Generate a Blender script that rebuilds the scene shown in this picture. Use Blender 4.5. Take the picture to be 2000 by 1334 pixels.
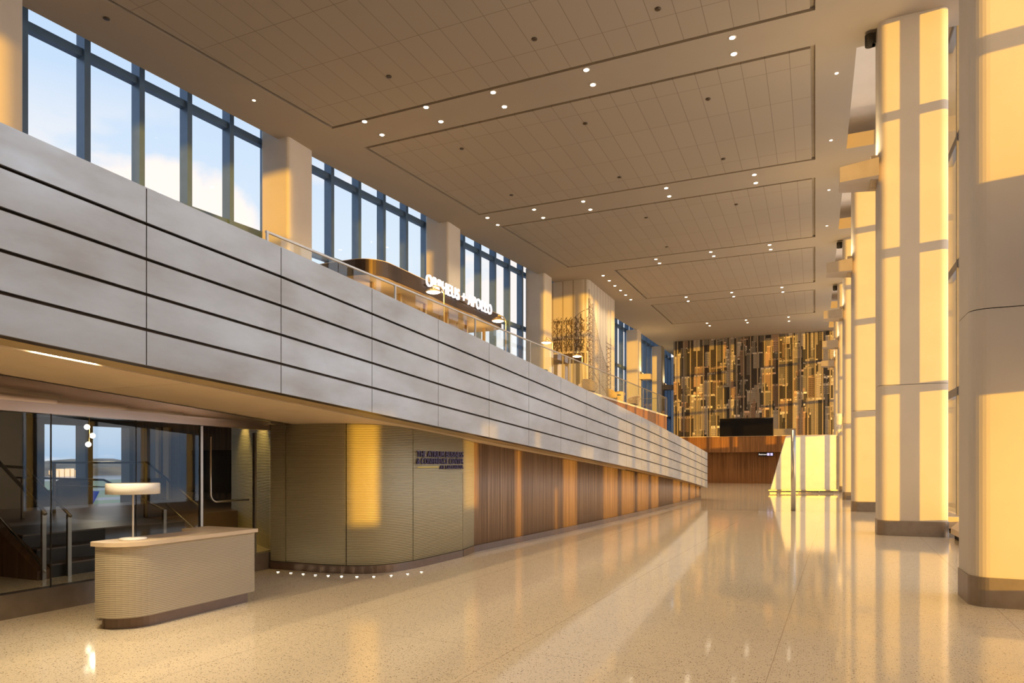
import bpy, bmesh, math, random
import numpy as np
from mathutils import Vector, Matrix
random.seed(7)
rng = np.random.default_rng(11)
sc = bpy.context.scene
COL = sc.collection
for o in list(bpy.data.objects):
    bpy.data.objects.remove(o)

# ------------------------------------------------------------------ camera
F = 1333.3; HZ = 904.0; H = 1.8
TH = math.radians(23.95); S, C = math.sin(TH), math.cos(TH)
cam_d = bpy.data.cameras.new('camera'); cam = bpy.data.objects.new('camera', cam_d); COL.objects.link(cam)
cam.location = (0, 0, H); cam.rotation_euler = (math.pi/2, 0, TH)
cam_d.sensor_width = 36; cam_d.lens = 24; cam_d.shift_y = (HZ-667)/2000.0
cam_d.clip_start = 0.1; cam_d.clip_end = 6000
sc.camera = cam
sc.view_settings.view_transform = 'Standard'; sc.view_settings.look = 'None'
sc.view_settings.gamma = 1; sc.view_settings.use_curve_mapping = False
sc.view_settings.exposure = 0.0
sc.cycles.use_denoising = True
sc.cycles.max_bounces = 10; sc.cycles.diffuse_bounces = 6; sc.cycles.glossy_bounces = 5
sc.cycles.transparent_max_bounces = 24; sc.cycles.transmission_bounces = 6
sc.cycles.sample_clamp_indirect = 6.0; sc.cycles.caustics_reflective = False
sc.cycles.use_light_tree = True

# ------------------------------------------------------------------ sky and sun
SUN_DIR = Vector((-1.06, 1.0, -0.068)).normalized()      # direction the light travels
def make_world():
    w = bpy.data.worlds.new('evening_sky'); sc.world = w; w.use_nodes = True
    nt = w.node_tree; nt.nodes.clear(); N = nt.nodes.new; L = nt.links.new
    out = N('ShaderNodeOutputWorld'); bg = N('ShaderNodeBackground'); L(bg.outputs[0], out.inputs[0])
    tc = N('ShaderNodeTexCoord'); nrm = N('ShaderNodeVectorMath'); nrm.operation = 'NORMALIZE'
    L(tc.outputs['Generated'], nrm.inputs[0])
    sep = N('ShaderNodeSeparateXYZ'); L(nrm.outputs[0], sep.inputs[0])
    ramp = N('ShaderNodeValToRGB'); L(sep.outputs[2], ramp.inputs[0])
    e = ramp.color_ramp.elements
    e[0].position = 0.0; e[0].color = (0.46, 0.62, 0.84, 1)
    e[1].position = 0.9; e[1].color = (0.24, 0.43, 0.78, 1)
    for p, c in ((0.05, (0.60, 0.74, 0.92, 1)), (0.28, (0.80, 0.90, 1.0, 1)), (0.5, (0.58, 0.76, 1.0, 1)), (0.65, (0.40, 0.62, 0.97, 1))):
        q = e.new(p); q.color = c
    # clouds, low in the sky
    mp = N('ShaderNodeMapping'); mp.inputs['Scale'].default_value = (2.2, 2.2, 5.5); mp.inputs['Location'].default_value = (0.42, 0.0, 0.25)
    L(nrm.outputs[0], mp.inputs[0])
    nz = N('ShaderNodeTexNoise'); nz.inputs['Scale'].default_value = 1.6; nz.inputs['Detail'].default_value = 7; nz.inputs['Roughness'].default_value = 0.55
    L(mp.outputs[0], nz.inputs['Vector'])
    cr = N('ShaderNodeValToRGB'); cr.color_ramp.elements[0].position = 0.50; cr.color_ramp.elements[1].position = 0.58
    L(nz.outputs[0], cr.inputs[0])
    lo = N('ShaderNodeMapRange'); lo.inputs[1].default_value = 0.44; lo.inputs[2].default_value = 0.30; L(sep.outputs[2], lo.inputs[0])
    mm = N('ShaderNodeMath'); mm.operation = 'MULTIPLY'; L(cr.outputs[0], mm.inputs[0]); L(lo.outputs[0], mm.inputs[1])
    mix = N('ShaderNodeMixRGB'); mix.inputs[2].default_value = (1.08, 1.0, 0.95, 1)
    L(mm.outputs[0], mix.inputs[0]); L(ramp.outputs[0], mix.inputs[1])
    # one bright cumulus bank low over the airfield
    nb = N('ShaderNodeTexNoise'); nb.inputs['Scale'].default_value = 9; nb.inputs['Detail'].default_value = 6; L(nrm.outputs[0], nb.inputs['Vector'])
    sb = N('ShaderNodeVectorMath'); sb.operation = 'SUBTRACT'; sb.inputs[1].default_value = (-0.76, 0.57, 0.27); L(nrm.outputs[0], sb.inputs[0])
    sm = N('ShaderNodeVectorMath'); sm.operation = 'MULTIPLY'; sm.inputs[1].default_value = (1, 1, 1.9); L(sb.outputs[0], sm.inputs[0])
    ln = N('ShaderNodeVectorMath'); ln.operation = 'LENGTH'; L(sm.outputs[0], ln.inputs[0])
    na = N('ShaderNodeMath'); na.operation = 'MULTIPLY_ADD'; na.inputs[1].default_value = -0.22; L(nb.outputs[0], na.inputs[0]); L(ln.outputs['Value'], na.inputs[2])
    bb = N('ShaderNodeMapRange'); bb.inputs[1].default_value = 0.085; bb.inputs[2].default_value = 0.05; L(na.outputs[0], bb.inputs[0])
    mixb = N('ShaderNodeMixRGB'); mixb.inputs[2].default_value = (1.15, 1.02, 0.93, 1); L(bb.outputs[0], mixb.inputs[0]); L(mix.outputs[0], mixb.inputs[1])
    mix = mixb
    # warm glow round the setting sun
    dt = N('ShaderNodeVectorMath'); dt.operation = 'DOT_PRODUCT'; dt.inputs[1].default_value = tuple(-SUN_DIR)
    L(nrm.outputs[0], dt.inputs[0])
    gr = N('ShaderNodeMapRange'); gr.inputs[1].default_value = 0.35; gr.inputs[2].default_value = 1.0; gr.interpolation_type = 'SMOOTHSTEP'
    L(dt.outputs['Value'], gr.inputs[0])
    mix2 = N('ShaderNodeMixRGB'); mix2.inputs[2].default_value = (1.1, 0.72, 0.34, 1)
    L(gr.outputs[0], mix2.inputs[0]); L(mix.outputs[0], mix2.inputs[1])
    sx = N('ShaderNodeMapRange'); sx.interpolation_type = 'SMOOTHSTEP'; sx.inputs[1].default_value = -0.25; sx.inputs[2].default_value = 0.7
    sx.inputs[3].default_value = 1.0; sx.inputs[4].default_value = 2.4; L(sep.outputs[0], sx.inputs[0])
    L(mix2.outputs[0], bg.inputs[0]); L(sx.outputs[0], bg.inputs[1])
make_world()
sd = bpy.data.lights.new('sun', 'SUN'); sun = bpy.data.objects.new('sun', sd); COL.objects.link(sun)
sd.energy = 5.3; sd.color = (1.0, 0.50, 0.035); sd.angle = math.radians(0.8)
sun.rotation_euler = SUN_DIR.to_track_quat('-Z', 'Y').to_euler()
sun.location = (20, -24, 4)

# ------------------------------------------------------------------ pixel -> world helpers
def ax(x):
    k = (x-1000)/F
    return (-S + C*k, C + S*k)
def fl(x, y, z=0.0):                 # point where the pixel ray meets height z
    d = F*(H-z)/(y-HZ); a, b = ax(x)
    return (a*d, b*d)
def onY(x, y, Y):
    a, b = ax(x); d = Y/b
    return (a*d, Y, H+(HZ-y)/F*d)
def onX(x, y, X):
    a, b = ax(x); d = X/a
    return (X, b*d, H+(HZ-y)/F*d)
def dep(X, Y): return -X*S + Y*C
def zat(X, Y, y): return H+(HZ-y)/F*dep(X, Y)

# ------------------------------------------------------------------ materials
MATS = {}
def mat(name, col, rough=0.6, metal=0.0, spec=0.5, emit=None, estr=0.0, noise=None, bump=None, alpha=None, coat=0):
    if name in MATS: return MATS[name]
    m = bpy.data.materials.new(name); m.use_nodes = True; nt = m.node_tree
    b = nt.nodes['Principled BSDF']; b.inputs['Base Color'].default_value = (*col, 1)
    b.inputs['Roughness'].default_value = rough; b.inputs['Metallic'].default_value = metal
    b.inputs['Specular IOR Level'].default_value = spec
    if coat: b.inputs['Coat Weight'].default_value = coat
    if emit: b.inputs['Emission Color'].default_value = (*emit, 1); b.inputs['Emission Strength'].default_value = estr
    N = nt.nodes.new; L = nt.links.new
    tc = N('ShaderNodeTexCoord')
    sc_, amt = noise if noise else (3.0, 0.06)
    nz = N('ShaderNodeTexNoise'); nz.inputs['Scale'].default_value = sc_; nz.inputs['Detail'].default_value = 4
    L(tc.outputs['Object'], nz.inputs['Vector'])
    mr = N('ShaderNodeMapRange'); mr.inputs[1].default_value = 0.3; mr.inputs[2].default_value = 0.7
    mr.inputs[3].default_value = 1-amt; mr.inputs[4].default_value = 1+amt; L(nz.outputs[0], mr.inputs[0])
    vm = N('ShaderNodeVectorMath'); vm.operation = 'SCALE'; vm.inputs[0].default_value = col; L(mr.outputs[0], vm.inputs['Scale'])
    L(vm.outputs[0], b.inputs['Base Color'])
    MATS[name] = m
    return m
def nodes(m): return m.node_tree, m.node_tree.nodes['Principled BSDF'], m.node_tree.nodes.new, m.node_tree.links.new

M_panel = mat('cream_wall_panel', (0.66, 0.60, 0.53), 0.55, noise=(1.2, 0.03))
M_ceil = mat('ceiling_plaster', (0.36, 0.30, 0.23), 0.85, noise=(0.6, 0.02))
M_white = mat('white_board', (0.80, 0.76, 0.70), 0.45)
M_bronze = mat('dark_bronze', (0.10, 0.075, 0.055), 0.35, 0.8)
M_skirt = mat('steel_skirting', (0.34, 0.29, 0.25), 0.38, 0.85, noise=(6, 0.08))
M_skirtd = mat('bronze_skirting', (0.17, 0.12, 0.095), 0.35, 0.75, noise=(6, 0.08))
M_steel = mat('brushed_steel', (0.55, 0.52, 0.48), 0.3, 1.0)
M_mull = mat('blue_grey_mullion', (0.13, 0.20, 0.30), 0.4, 0.35)
M_black = mat('black_gloss_screen', (0.006, 0.005, 0.005), 0.25, spec=0.3)
M_dark = mat('dark_joint', (0.025, 0.02, 0.015), 0.8)
M_brass = mat('brass', (0.75, 0.52, 0.22), 0.28, 1.0)
M_soffit = mat('soffit_panel', (0.74, 0.59, 0.41), 0.7, noise=(2, 0.03))
M_edge = mat('olive_soffit_edge', (0.44, 0.33, 0.18), 0.6)
M_top = mat('desk_top_laminate', (0.66, 0.52, 0.36), 0.4)
M_lampwhite = mat('lamp_white_enamel', (0.82, 0.78, 0.72), 0.4)
M_carpet = mat('mezzanine_floor', (0.30, 0.25, 0.20), 0.8)
M_char = mat('charcoal_panel', (0.035, 0.03, 0.028), 0.5, noise=(2, .3))
M_fabric = mat('grey_upholstery', (0.16, 0.14, 0.13), 0.9)
M_tan = mat('tan_wicker', (0.72, 0.50, 0.27), 0.6, noise=(30, 0.2))
M_purple = mat('navy_letters', (0.045, 0.03, 0.12), 0.4)
M_yellow = mat('yellow_rule', (0.75, 0.6, 0.1), 0.5)
M_header = mat('polished_bronze_header', (0.58, 0.47, 0.40), 0.24, 0.85, noise=(1.5, .04))
def em(name, col, s): return mat(name, (0.8, 0.8, 0.8), 0.5, emit=col, estr=s)
M_led = em('warm_led', (1.0, 0.78, 0.45), 14)
M_ledw = em('led_lens_warm_white', (1.0, 0.85, 0.6), 30)
M_sign = em('lit_white_letter', (0.93, 0.9, 1.0), 1.0)
M_globe = em('opal_globe', (1.0, 0.9, 0.72), 6)
M_lampglow = em('lamp_disc_glow', (1.0, 0.86, 0.6), 7)

def glass_mat(name, tint, refl=1.0, base=0.03):
    m = bpy.data.materials.new(name); m.use_nodes = True; nt = m.node_tree; nt.nodes.clear()
    N = nt.nodes.new; L = nt.links.new
    out = N('ShaderNodeOutputMaterial'); tr = N('ShaderNodeBsdfTransparent'); gl = N('ShaderNodeBsdfGlossy')
    tr.inputs[0].default_value = (*tint, 1); gl.inputs['Roughness'].default_value = 0.02
    gl.inputs[0].default_value = (0.95, 0.97, 1, 1)
    lw = N('ShaderNodeLayerWeight'); lw.inputs['Blend'].default_value = 0.5
    fr = N('ShaderNodeMath'); fr.operation = 'POWER'; fr.inputs[1].default_value = 5.0; L(lw.outputs['Facing'], fr.inputs[0])
    ml = N('ShaderNodeMath'); ml.operation = 'MULTIPLY_ADD'; ml.inputs[1].default_value = refl; ml.inputs[2].default_value = base; ml.use_clamp = True
    L(fr.outputs[0], ml.inputs[0]); mx = N('ShaderNodeMixShader')
    L(ml.outputs[0], mx.inputs[0]); L(tr.outputs[0], mx.inputs[1]); L(gl.outputs[0], mx.inputs[2]); L(mx.outputs[0], out.inputs[0])
    return m
M_glass = glass_mat('clear_window_glass', (0.96, 0.98, 1.0), 0.5, 0.02)
M_shop = glass_mat('storefront_glass', (0.86, 0.88, 0.86), 0.6, 0.035)
M_rail = glass_mat('railing_glass', (0.93, 0.98, 0.98), 0.5, 0.05)

# wood cladding: fine vertical grain boards
def wood_mat(name, c1, c2, scale=14, axis='plan'):
    m = mat(name, c1, 0.5, spec=0.35); nt, b, N, L = nodes(m)
    geo = N('ShaderNodeNewGeometry'); sp = N('ShaderNodeSeparateXYZ'); L(geo.outputs['Position'], sp.inputs[0])
    ad = N('ShaderNodeMath'); ad.operation = 'ADD'; L(sp.outputs[0], ad.inputs[0]); L(sp.outputs[1], ad.inputs[1])
    cb = N('ShaderNodeCombineXYZ'); L(ad.outputs[0], cb.inputs[0])
    zs = N('ShaderNodeMath'); zs.operation = 'MULTIPLY'; zs.inputs[1].default_value = 0.02; L(sp.outputs[2], zs.inputs[0]); L(zs.outputs[0], cb.inputs[2])
    n1 = N('ShaderNodeTexNoise'); n1.inputs['Scale'].default_value = scale; n1.inputs['Detail'].default_value = 5; n1.inputs['Roughness'].default_value = 0.7
    L(cb.outputs[0], n1.inputs['Vector'])
    cr = N('ShaderNodeValToRGB'); cr.color_ramp.elements[0].position = 0.36; cr.color_ramp.elements[1].position = 0.66
    cr.color_ramp.elements[0].color = (*c2, 1); cr.color_ramp.elements[1].color = (*c1, 1)
    L(n1.outputs[0], cr.inputs[0]); L(cr.outputs[0], b.inputs['Base Color'])
    return m
M_wood = wood_mat('striped_walnut_cladding', (0.37, 0.25, 0.165), (0.16, 0.10, 0.065))
M_wood2 = wood_mat('dark_walnut_cladding', (0.40, 0.19, 0.07), (0.16, 0.07, 0.025), 10)
M_wood3 = wood_mat('interior_dark_wood', (0.17, 0.09, 0.045), (0.06, 0.032, 0.018), 10)

# ribbed cladding: fine horizontal ribs
def rib_mat(name, col, pitch, strength=0.5, rough=0.45, metal=0.0):
    m = mat(name, col, rough, metal); nt, b, N, L = nodes(m)
    geo = N('ShaderNodeNewGeometry'); sp = N('ShaderNodeSeparateXYZ'); L(geo.outputs['Position'], sp.inputs[0])
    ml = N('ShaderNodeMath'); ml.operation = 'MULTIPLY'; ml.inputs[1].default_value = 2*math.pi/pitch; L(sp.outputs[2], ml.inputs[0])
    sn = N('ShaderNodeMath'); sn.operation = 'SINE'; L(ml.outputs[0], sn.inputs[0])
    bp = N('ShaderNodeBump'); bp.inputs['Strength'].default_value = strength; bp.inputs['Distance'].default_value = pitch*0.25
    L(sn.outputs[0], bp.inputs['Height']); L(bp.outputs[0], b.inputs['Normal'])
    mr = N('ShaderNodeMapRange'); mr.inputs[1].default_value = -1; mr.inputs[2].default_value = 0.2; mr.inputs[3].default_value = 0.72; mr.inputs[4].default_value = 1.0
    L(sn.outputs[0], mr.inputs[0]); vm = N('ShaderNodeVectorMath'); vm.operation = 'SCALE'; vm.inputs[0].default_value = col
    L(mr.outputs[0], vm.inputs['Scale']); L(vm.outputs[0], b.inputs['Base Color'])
    return m
M_rib = rib_mat('ribbed_olive_cladding', (0.46, 0.42, 0.29), 0.028, 0.4)
M_ribdesk = rib_mat('ribbed_desk_cladding', (0.45, 0.385, 0.275), 0.020, 0.3)

# brushed metal parapet with cloudy patina
M_fascia = mat('brushed_zinc_panel', (0.60, 0.59, 0.585), 0.42, 0.6)
def _f():
    nt, b, N, L = nodes(M_fascia)
    geo = N('ShaderNodeNewGeometry'); mp = N('ShaderNodeMapping'); mp.inputs['Scale'].default_value = (0.6, 0.6, 1.6)
    L(geo.outputs['Position'], mp.inputs[0])
    n = N('ShaderNodeTexNoise'); n.inputs['Scale'].default_value = 1.1; n.inputs['Detail'].default_value = 6; n.inputs['Roughness'].default_value = 0.62
    L(mp.outputs[0], n.inputs['Vector'])
    c = N('ShaderNodeValToRGB'); c.color_ramp.elements[0].position = 0.32; c.color_ramp.elements[1].position = 0.68
    c.color_ramp.elements[0].color = (0.36, 0.355, 0.355, 1); c.color_ramp.elements[1].color = (0.455, 0.475, 0.50, 1)
    L(n.outputs[0], c.inputs[0]); L(c.outputs[0], b.inputs['Base Color'])
    r = N('ShaderNodeMapRange'); r.inputs[1].default_value = 0.3; r.inputs[2].default_value = 0.7; r.inputs[3].default_value = 0.52; r.inputs[4].default_value = 0.32
    L(n.outputs[0], r.inputs[0]); L(r.outputs[0], b.inputs['Roughness'])
_f()

# terrazzo
M_floor = mat('speckled_terrazzo', (0.5, 0.4, 0.3), 0.16, spec=0.55)
def _t():
    nt, b, N, L = nodes(M_floor)
    geo = N('ShaderNodeNewGeometry')
    def vor(scale, thr0, thr1, seed):
        v = N('ShaderNodeTexVoronoi'); v.inputs['Scale'].default_value = scale; v.inputs['Randomness'].default_value = 1
        mp = N('ShaderNodeMapping'); mp.inputs['Location'].default_value = (seed, seed*2, 0); L(geo.outputs['Position'], mp.inputs[0]); L(mp.outputs[0], v.inputs['Vector'])
        cr = N('ShaderNodeMapRange'); cr.inputs[1].default_value = thr1; cr.inputs[2].default_value = thr0; L(v.outputs['Distance'], cr.inputs[0])
        sp = N('ShaderNodeSeparateColor'); L(v.outputs['Color'], sp.inputs[0])
        return cr, sp
    base = N('ShaderNodeRGB'); base.outputs[0].default_value = (0.88, 0.74, 0.52, 1)
    cur = base.outputs[0]
    for scale, t0, t1, seed, col, gate in ((60, .20, .30, 1.3, (0.13, 0.08, 0.045, 1), 0.66), (42, .22, .32, 5.1, (0.20, 0.125, 0.07, 1), 0.70),
                                           (88, .22, .34, 9.7, (0.75, 0.63, 0.46, 1), 0.35), (32, .24, .34, 3.9, (0.74, 0.64, 0.50, 1), 0.6), (110, .2, .34, 2.2, (0.40, 0.29, 0.17, 1), 0.55)):
        cr, sp = vor(scale, t0, t1, seed)
        g = N('ShaderNodeMath'); g.operation = 'GREATER_THAN'; g.inputs[1].default_value = gate; L(sp.outputs[0], g.inputs[0])
        mu = N('ShaderNodeMath'); mu.operation = 'MULTIPLY'; L(cr.outputs[0], mu.inputs[0]); L(g.outputs[0], mu.inputs[1])
        mx = N('ShaderNodeMixRGB'); L(mu.outputs[0], mx.inputs[0]); L(cur, mx.inputs[1]); mx.inputs[2].default_value = col
        cur = mx.outputs[0]
    # divider strips
    br = N('ShaderNodeTexBrick'); br.offset = 0; br.inputs['Scale'].default_value = 1.0; br.inputs['Mortar Size'].default_value = 0.004
    br.inputs['Brick Width'].default_value = 2.29; br.inputs['Row Height'].default_value = 3.05
    br.inputs['Color1'].default_value = br.inputs['Color2'].default_value = (0, 0, 0, 1); br.inputs['Mortar'].default_value = (1, 1, 1, 1)
    mp = N('ShaderNodeMapping'); mp.inputs['Rotation'].default_value = (0, 0, 0.03); mp.inputs['Location'].default_value = (0.55, 0.2, 0); L(geo.outputs['Position'], mp.inputs[0]); L(mp.outputs[0], br.inputs['Vector'])
    mx = N('ShaderNodeMixRGB'); L(br.outputs['Color'], mx.inputs[0]); L(cur, mx.inputs[1]); mx.inputs[2].default_value = (0.56, 0.43, 0.29, 1)
    L(mx.outputs[0], b.inputs['Base Color'])
    n = N('ShaderNodeTexNoise'); n.inputs['Scale'].default_value = 0.8; n.inputs['Detail'].default_value = 3; L(geo.outputs['Position'], n.inputs['Vector'])
    r = N('ShaderNodeMapRange'); r.inputs[3].default_value = 0.04; r.inputs[4].default_value = 0.10; L(n.outputs[0], r.inputs[0]); L(r.outputs[0], b.inputs['Roughness'])
_t()

# ceiling tile field with thin joints
M_tile = mat('ceiling_tile_field', (0.60, 0.53, 0.45), 0.85)
def _c():
    nt, b, N, L = nodes(M_tile)
    geo = N('ShaderNodeNewGeometry')
    mp = N('ShaderNodeMapping'); mp.inputs['Rotation'].default_value = (0, 0, math.pi/2); L(geo.outputs['Position'], mp.inputs[0])
    mp.inputs['Location'].default_value = (-19.7, 0.02, 0)
    br = N('ShaderNodeTexBrick'); br.offset = 0; br.inputs['Scale'].default_value = 1.0; br.inputs['Mortar Size'].default_value = 0.008; br.inputs['Mortar Smooth'].default_value = 0
    br.inputs['Brick Width'].default_value = 1.83; br.inputs['Row Height'].default_value = 0.62
    br.inputs['Color1'].default_value = (0.36, 0.30, 0.23, 1); br.inputs['Color2'].default_value = (0.348, 0.29, 0.222, 1); br.inputs['Mortar'].default_value = (0.20, 0.16, 0.12, 1)
    L(mp.outputs[0], br.inputs['Vector']); L(br.outputs['Color'], b.inputs['Base Color'])
_c()

def attr_mat(name, rough=0.6):
    m = bpy.data.materials.new(name); m.use_nodes = True; nt = m.node_tree
    a = nt.nodes.new('ShaderNodeVertexColor'); a.layer_name = 'print'
    b = nt.nodes['Principled BSDF']; b.inputs['Roughness'].default_value = rough
    nt.links.new(a.outputs[0], b.inputs['Base Color'])
    return m
M_print = attr_mat('printed_mural')

# ------------------------------------------------------------------ mesh builder
class MB:
    def __init__(s): s.v = []; s.f = []; s.sm = []
    def add(s, vs, fs, smooth=False):
        n = len(s.v); s.v += [tuple(p) for p in vs]; s.f += [tuple(i+n for i in f) for f in fs]; s.sm += [smooth]*len(fs); return s
    def box(s, x0, x1, y0, y1, z0, z1):
        return s.hexa([(x0, y0), (x1, y0), (x1, y1), (x0, y1)], z0, z1)
    def hexa(s, quad, z0, z1):
        z0s = z0 if hasattr(z0, '__len__') else [z0]*len(quad); z1s = z1 if hasattr(z1, '__len__') else [z1]*len(quad)
        n = len(quad); vs = [(p[0], p[1], z0s[i]) for i, p in enumerate(quad)]+[(p[0], p[1], z1s[i]) for i, p in enumerate(quad)]
        fs = [tuple(reversed(range(n))), tuple(range(n, 2*n))]+[(i, (i+1) % n, n+(i+1) % n, n+i) for i in range(n)]
        return s.add(vs, fs)
    def bar(s, a, b, w, h=None, up=(0, 0, 1)):
        h = h or w; a = Vector(a); b = Vector(b); d = (b-a).normalized(); u = Vector(up)
        if abs(d.dot(u)) > 0.98: u = Vector((0, 1, 0))
        r = d.cross(u).normalized(); u = r.cross(d)
        vs = []
        for p in (a, b):
            for q in ((-1, -1), (1, -1), (1, 1), (-1, 1)): vs.append(p+r*q[0]*w/2+u*q[1]*h/2)
        return s.add(vs, [(3, 2, 1, 0), (4, 5, 6, 7), (0, 1, 5, 4), (1, 2, 6, 5), (2, 3, 7, 6), (3, 0, 4, 7)])
    def tube(s, pts, r, n=12):
        pts = [Vector(p) for p in pts]; rings = []
        rs = r if hasattr(r, '__len__') else [r]*len(pts)
        for i, p in enumerate(pts):
            d = (pts[min(i+1, len(pts)-1)]-pts[max(i-1, 0)]).normalized()
            u = Vector((0, 0, 1)) if abs(d.z) < 0.9 else Vector((0, 1, 0))
            a = d.cross(u).normalized(); b = a.cross(d)
            rings.append([p+(a*math.cos(2*math.pi*j/n)+b*math.sin(2*math.pi*j/n))*rs[i] for j in range(n)])
        vs = [q for rg in rings for q in rg]
        s.add(vs, [(i*n+j, i*n+(j+1) % n, (i+1)*n+(j+1) % n, (i+1)*n+j) for i in range(len(pts)-1) for j in range(n)], True)
        m = len(s.v)-len(vs)
        s.f += [tuple(m+j for j in range(n)), tuple(m+(len(pts)-1)*n+j for j in reversed(range(n)))]; s.sm += [False, False]
        return s
    def lathe(s, c, prof, n=32):
        vs = []; fs = []
        for r, z in prof:
            vs += [(c[0]+r*math.cos(2*math.pi*j/n), c[1]+r*math.sin(2*math.pi*j/n), c[2]+z) for j in range(n)]
        for i in range(len(prof)-1):
            fs += [(i*n+j, i*n+(j+1) % n, (i+1)*n+(j+1) % n, (i+1)*n+j) for j in range(n)]
        s.add(vs, fs, True)
        m = len(s.v)-len(vs)
        s.f += [tuple(m+j for j in reversed(range(n))), tuple(m+(len(prof)-1)*n+j for j in range(n))]; s.sm += [False, False]
        return s
    def build(s, name, m, parent=None, kind=None, bevel=0):
        me = bpy.data.meshes.new(name); me.from_pydata([tuple(v) for v in s.v], [], s.f); me.update()
        me.polygons.foreach_set('use_smooth', s.sm)
        bm = bmesh.new(); bm.from_mesh(me); bmesh.ops.recalc_face_normals(bm, faces=bm.faces); bm.to_mesh(me); bm.free()
        me.materials.append(m)
        o = bpy.data.objects.new(name, me); COL.objects.link(o)
        if parent:
            o.parent = parent; o.matrix_parent_inverse = Matrix.Translation(-parent.location)
        if kind: o['kind'] = kind
        if bevel:
            b = o.modifiers.new('bevel', 'BEVEL'); b.width = bevel; b.segments = 3; b.limit_method = 'ANGLE'
        return o
def tag(o, label=None, cat=None, group=None, kind=None):
    if label: o['label'] = label
    if cat: o['category'] = cat
    if group: o['group'] = group
    if kind: o['kind'] = kind
    return o
def thing(name, loc, label, cat, group=None, kind=None):
    o = bpy.data.objects.new(name, None); COL.objects.link(o); o.location = loc; o.empty_display_size = 0.2
    return tag(o, label, cat, group, kind)
def round_rect(x0, x1, y0, y1, r, n=8):
    pts = []
    for cx, cy, a0 in ((x0+r, y0+r, 180), (x1-r, y0+r, 270), (x1-r, y1-r, 0), (x0+r, y1-r, 90)):
        for i in range(n+1):
            a = math.radians(a0+90*i/n); pts.append((cx+r*math.cos(a), cy+r*math.sin(a)))
    return pts
def prism(pts, z0, z1, smooth=True):
    mb = MB(); n = len(pts)
    vs = [(p[0], p[1], z0) for p in pts]+[(p[0], p[1], z1) for p in pts]
    mb.add(vs, [(i, (i+1) % n, n+(i+1) % n, n+i) for i in range(n)], False)
    mb.add(vs, [tuple(reversed(range(n))), tuple(range(n, 2*n))], False)
    return mb

# ================================================================== STRUCTURE
CZ = 12.8
def winX(Y):
    if Y <= 40: return -19.6+0.1*Y
    if Y <= 56: return -15.6+0.056*(Y-40)
    return -14.7+0.02*(Y-56)
def edgeX(Y): return winX(Y)+1.13
def colX(Y): return winX(Y)+1.53 if Y < 50 else winX(Y)+1.35
MB().add([(-26, -22, 0), (3.9, -22, 0), (3.9, 75, 0), (-26, 75, 0), (-26, -22, -.3), (3.9, -22, -.3), (3.9, 75, -.3), (-26, 75, -.3)],
         [(0, 1, 2, 3), (7, 6, 5, 4), (0, 4, 5, 1), (1, 5, 6, 2), (2, 6, 7, 3), (3, 7, 4, 0)]).build('floor', M_floor, kind='structure')
# ceiling slab with five coffer openings
coffers = [(1.4, 9.0, -16.3, -15.6), (10.55, 18.15, -15.45, -14.55), (19.66, 27.1, -14.4, -13.67), (28.8, 36.4, -13.4, -12.75),
           (38.0, 45.5, -10.5, -10.4), (47.4, 54.7, -10.5, -10.4)]
GX_ = 3.45
c = MB(); RX = 1.0; RW = 3.45
ys = [-22]+[v for k in coffers for v in k[:2]]+[75]
def strip(mb, quad, z0, z1): mb.hexa(quad, z0, z1)
for i in range(0, len(ys), 2):
    a, b = ys[i], ys[i+1]
    brk = [a]+[q for q in (40, 56) if a < q < b]+[b]
    for p, q in zip(brk[:-1], brk[1:]): strip(c, [(edgeX(p), p), (RX, p), (RX, q), (edgeX(q), q)], CZ, CZ+0.5)
for (y0, y1, xl0, xl1) in coffers:
    brk = [y0]+[q for q in (40, 56) if y0 < q < y1]+[y1]
    for p, q in zip(brk[:-1], brk[1:]):
        u = lambda y: xl0+(xl1-xl0)*(y-y0)/(y1-y0)
        strip(c, [(edgeX(p), p), (u(p), p), (u(q), q), (edgeX(q), q)], CZ, CZ+0.5)
    strip(c, [(0.0, y0), (RX, y0), (RX, y1), (0.0, y1)], CZ, CZ+0.5)
for y0_ in [1.15+9.02*k for k in range(-2, 7)]: c.box(RX, RW, y0_-(1.6 if y0_ > 5 else .1), y0_+1.05, CZ, CZ+.5)
c.box(RX, RW, 61.2, 75, CZ, CZ+.5)
c.build('ceiling', M_ceil, kind='structure')
MB().hexa([(-20.3, -22), (RX, -22), (RX, 75), (-12.9, 75), (-12.9, 56), (-14.2, 40)], CZ+0.5, CZ+0.6).build('ceiling', mat('plenum_dark', (0.22, 0.18, 0.14), 0.9), kind='structure')
cof_labels = ['overhead, behind the nearest one in view', 'nearest to the viewer, cut by the top of the picture', 'second from the viewer, whole',
              'third from the viewer', 'fourth from the viewer', 'farthest, in front of the city mural']
for i, (y0, y1, xl0, xl1) in enumerate(coffers):
    g = 0.12
    MB().hexa([(xl0-.1, y0-.1), (.1, y0-.1), (.1, y1+.1), (xl1-.1, y1+.1)], CZ+.10, CZ+.12).build('ceiling_recess', mat('recess_brown', (0.34, 0.28, 0.21), .9), kind='structure')
    o = MB().hexa([(xl0+g, y0+g), (-g, y0+g), (-g, y1-g), (xl1+g, y1-g)], CZ+0.0, CZ+0.09).build('ceiling_panel_field', M_tile)
    tag(o, 'beige tiled ceiling field, '+cof_labels[i], 'ceiling panel', 'tiled ceiling fields')
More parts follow.
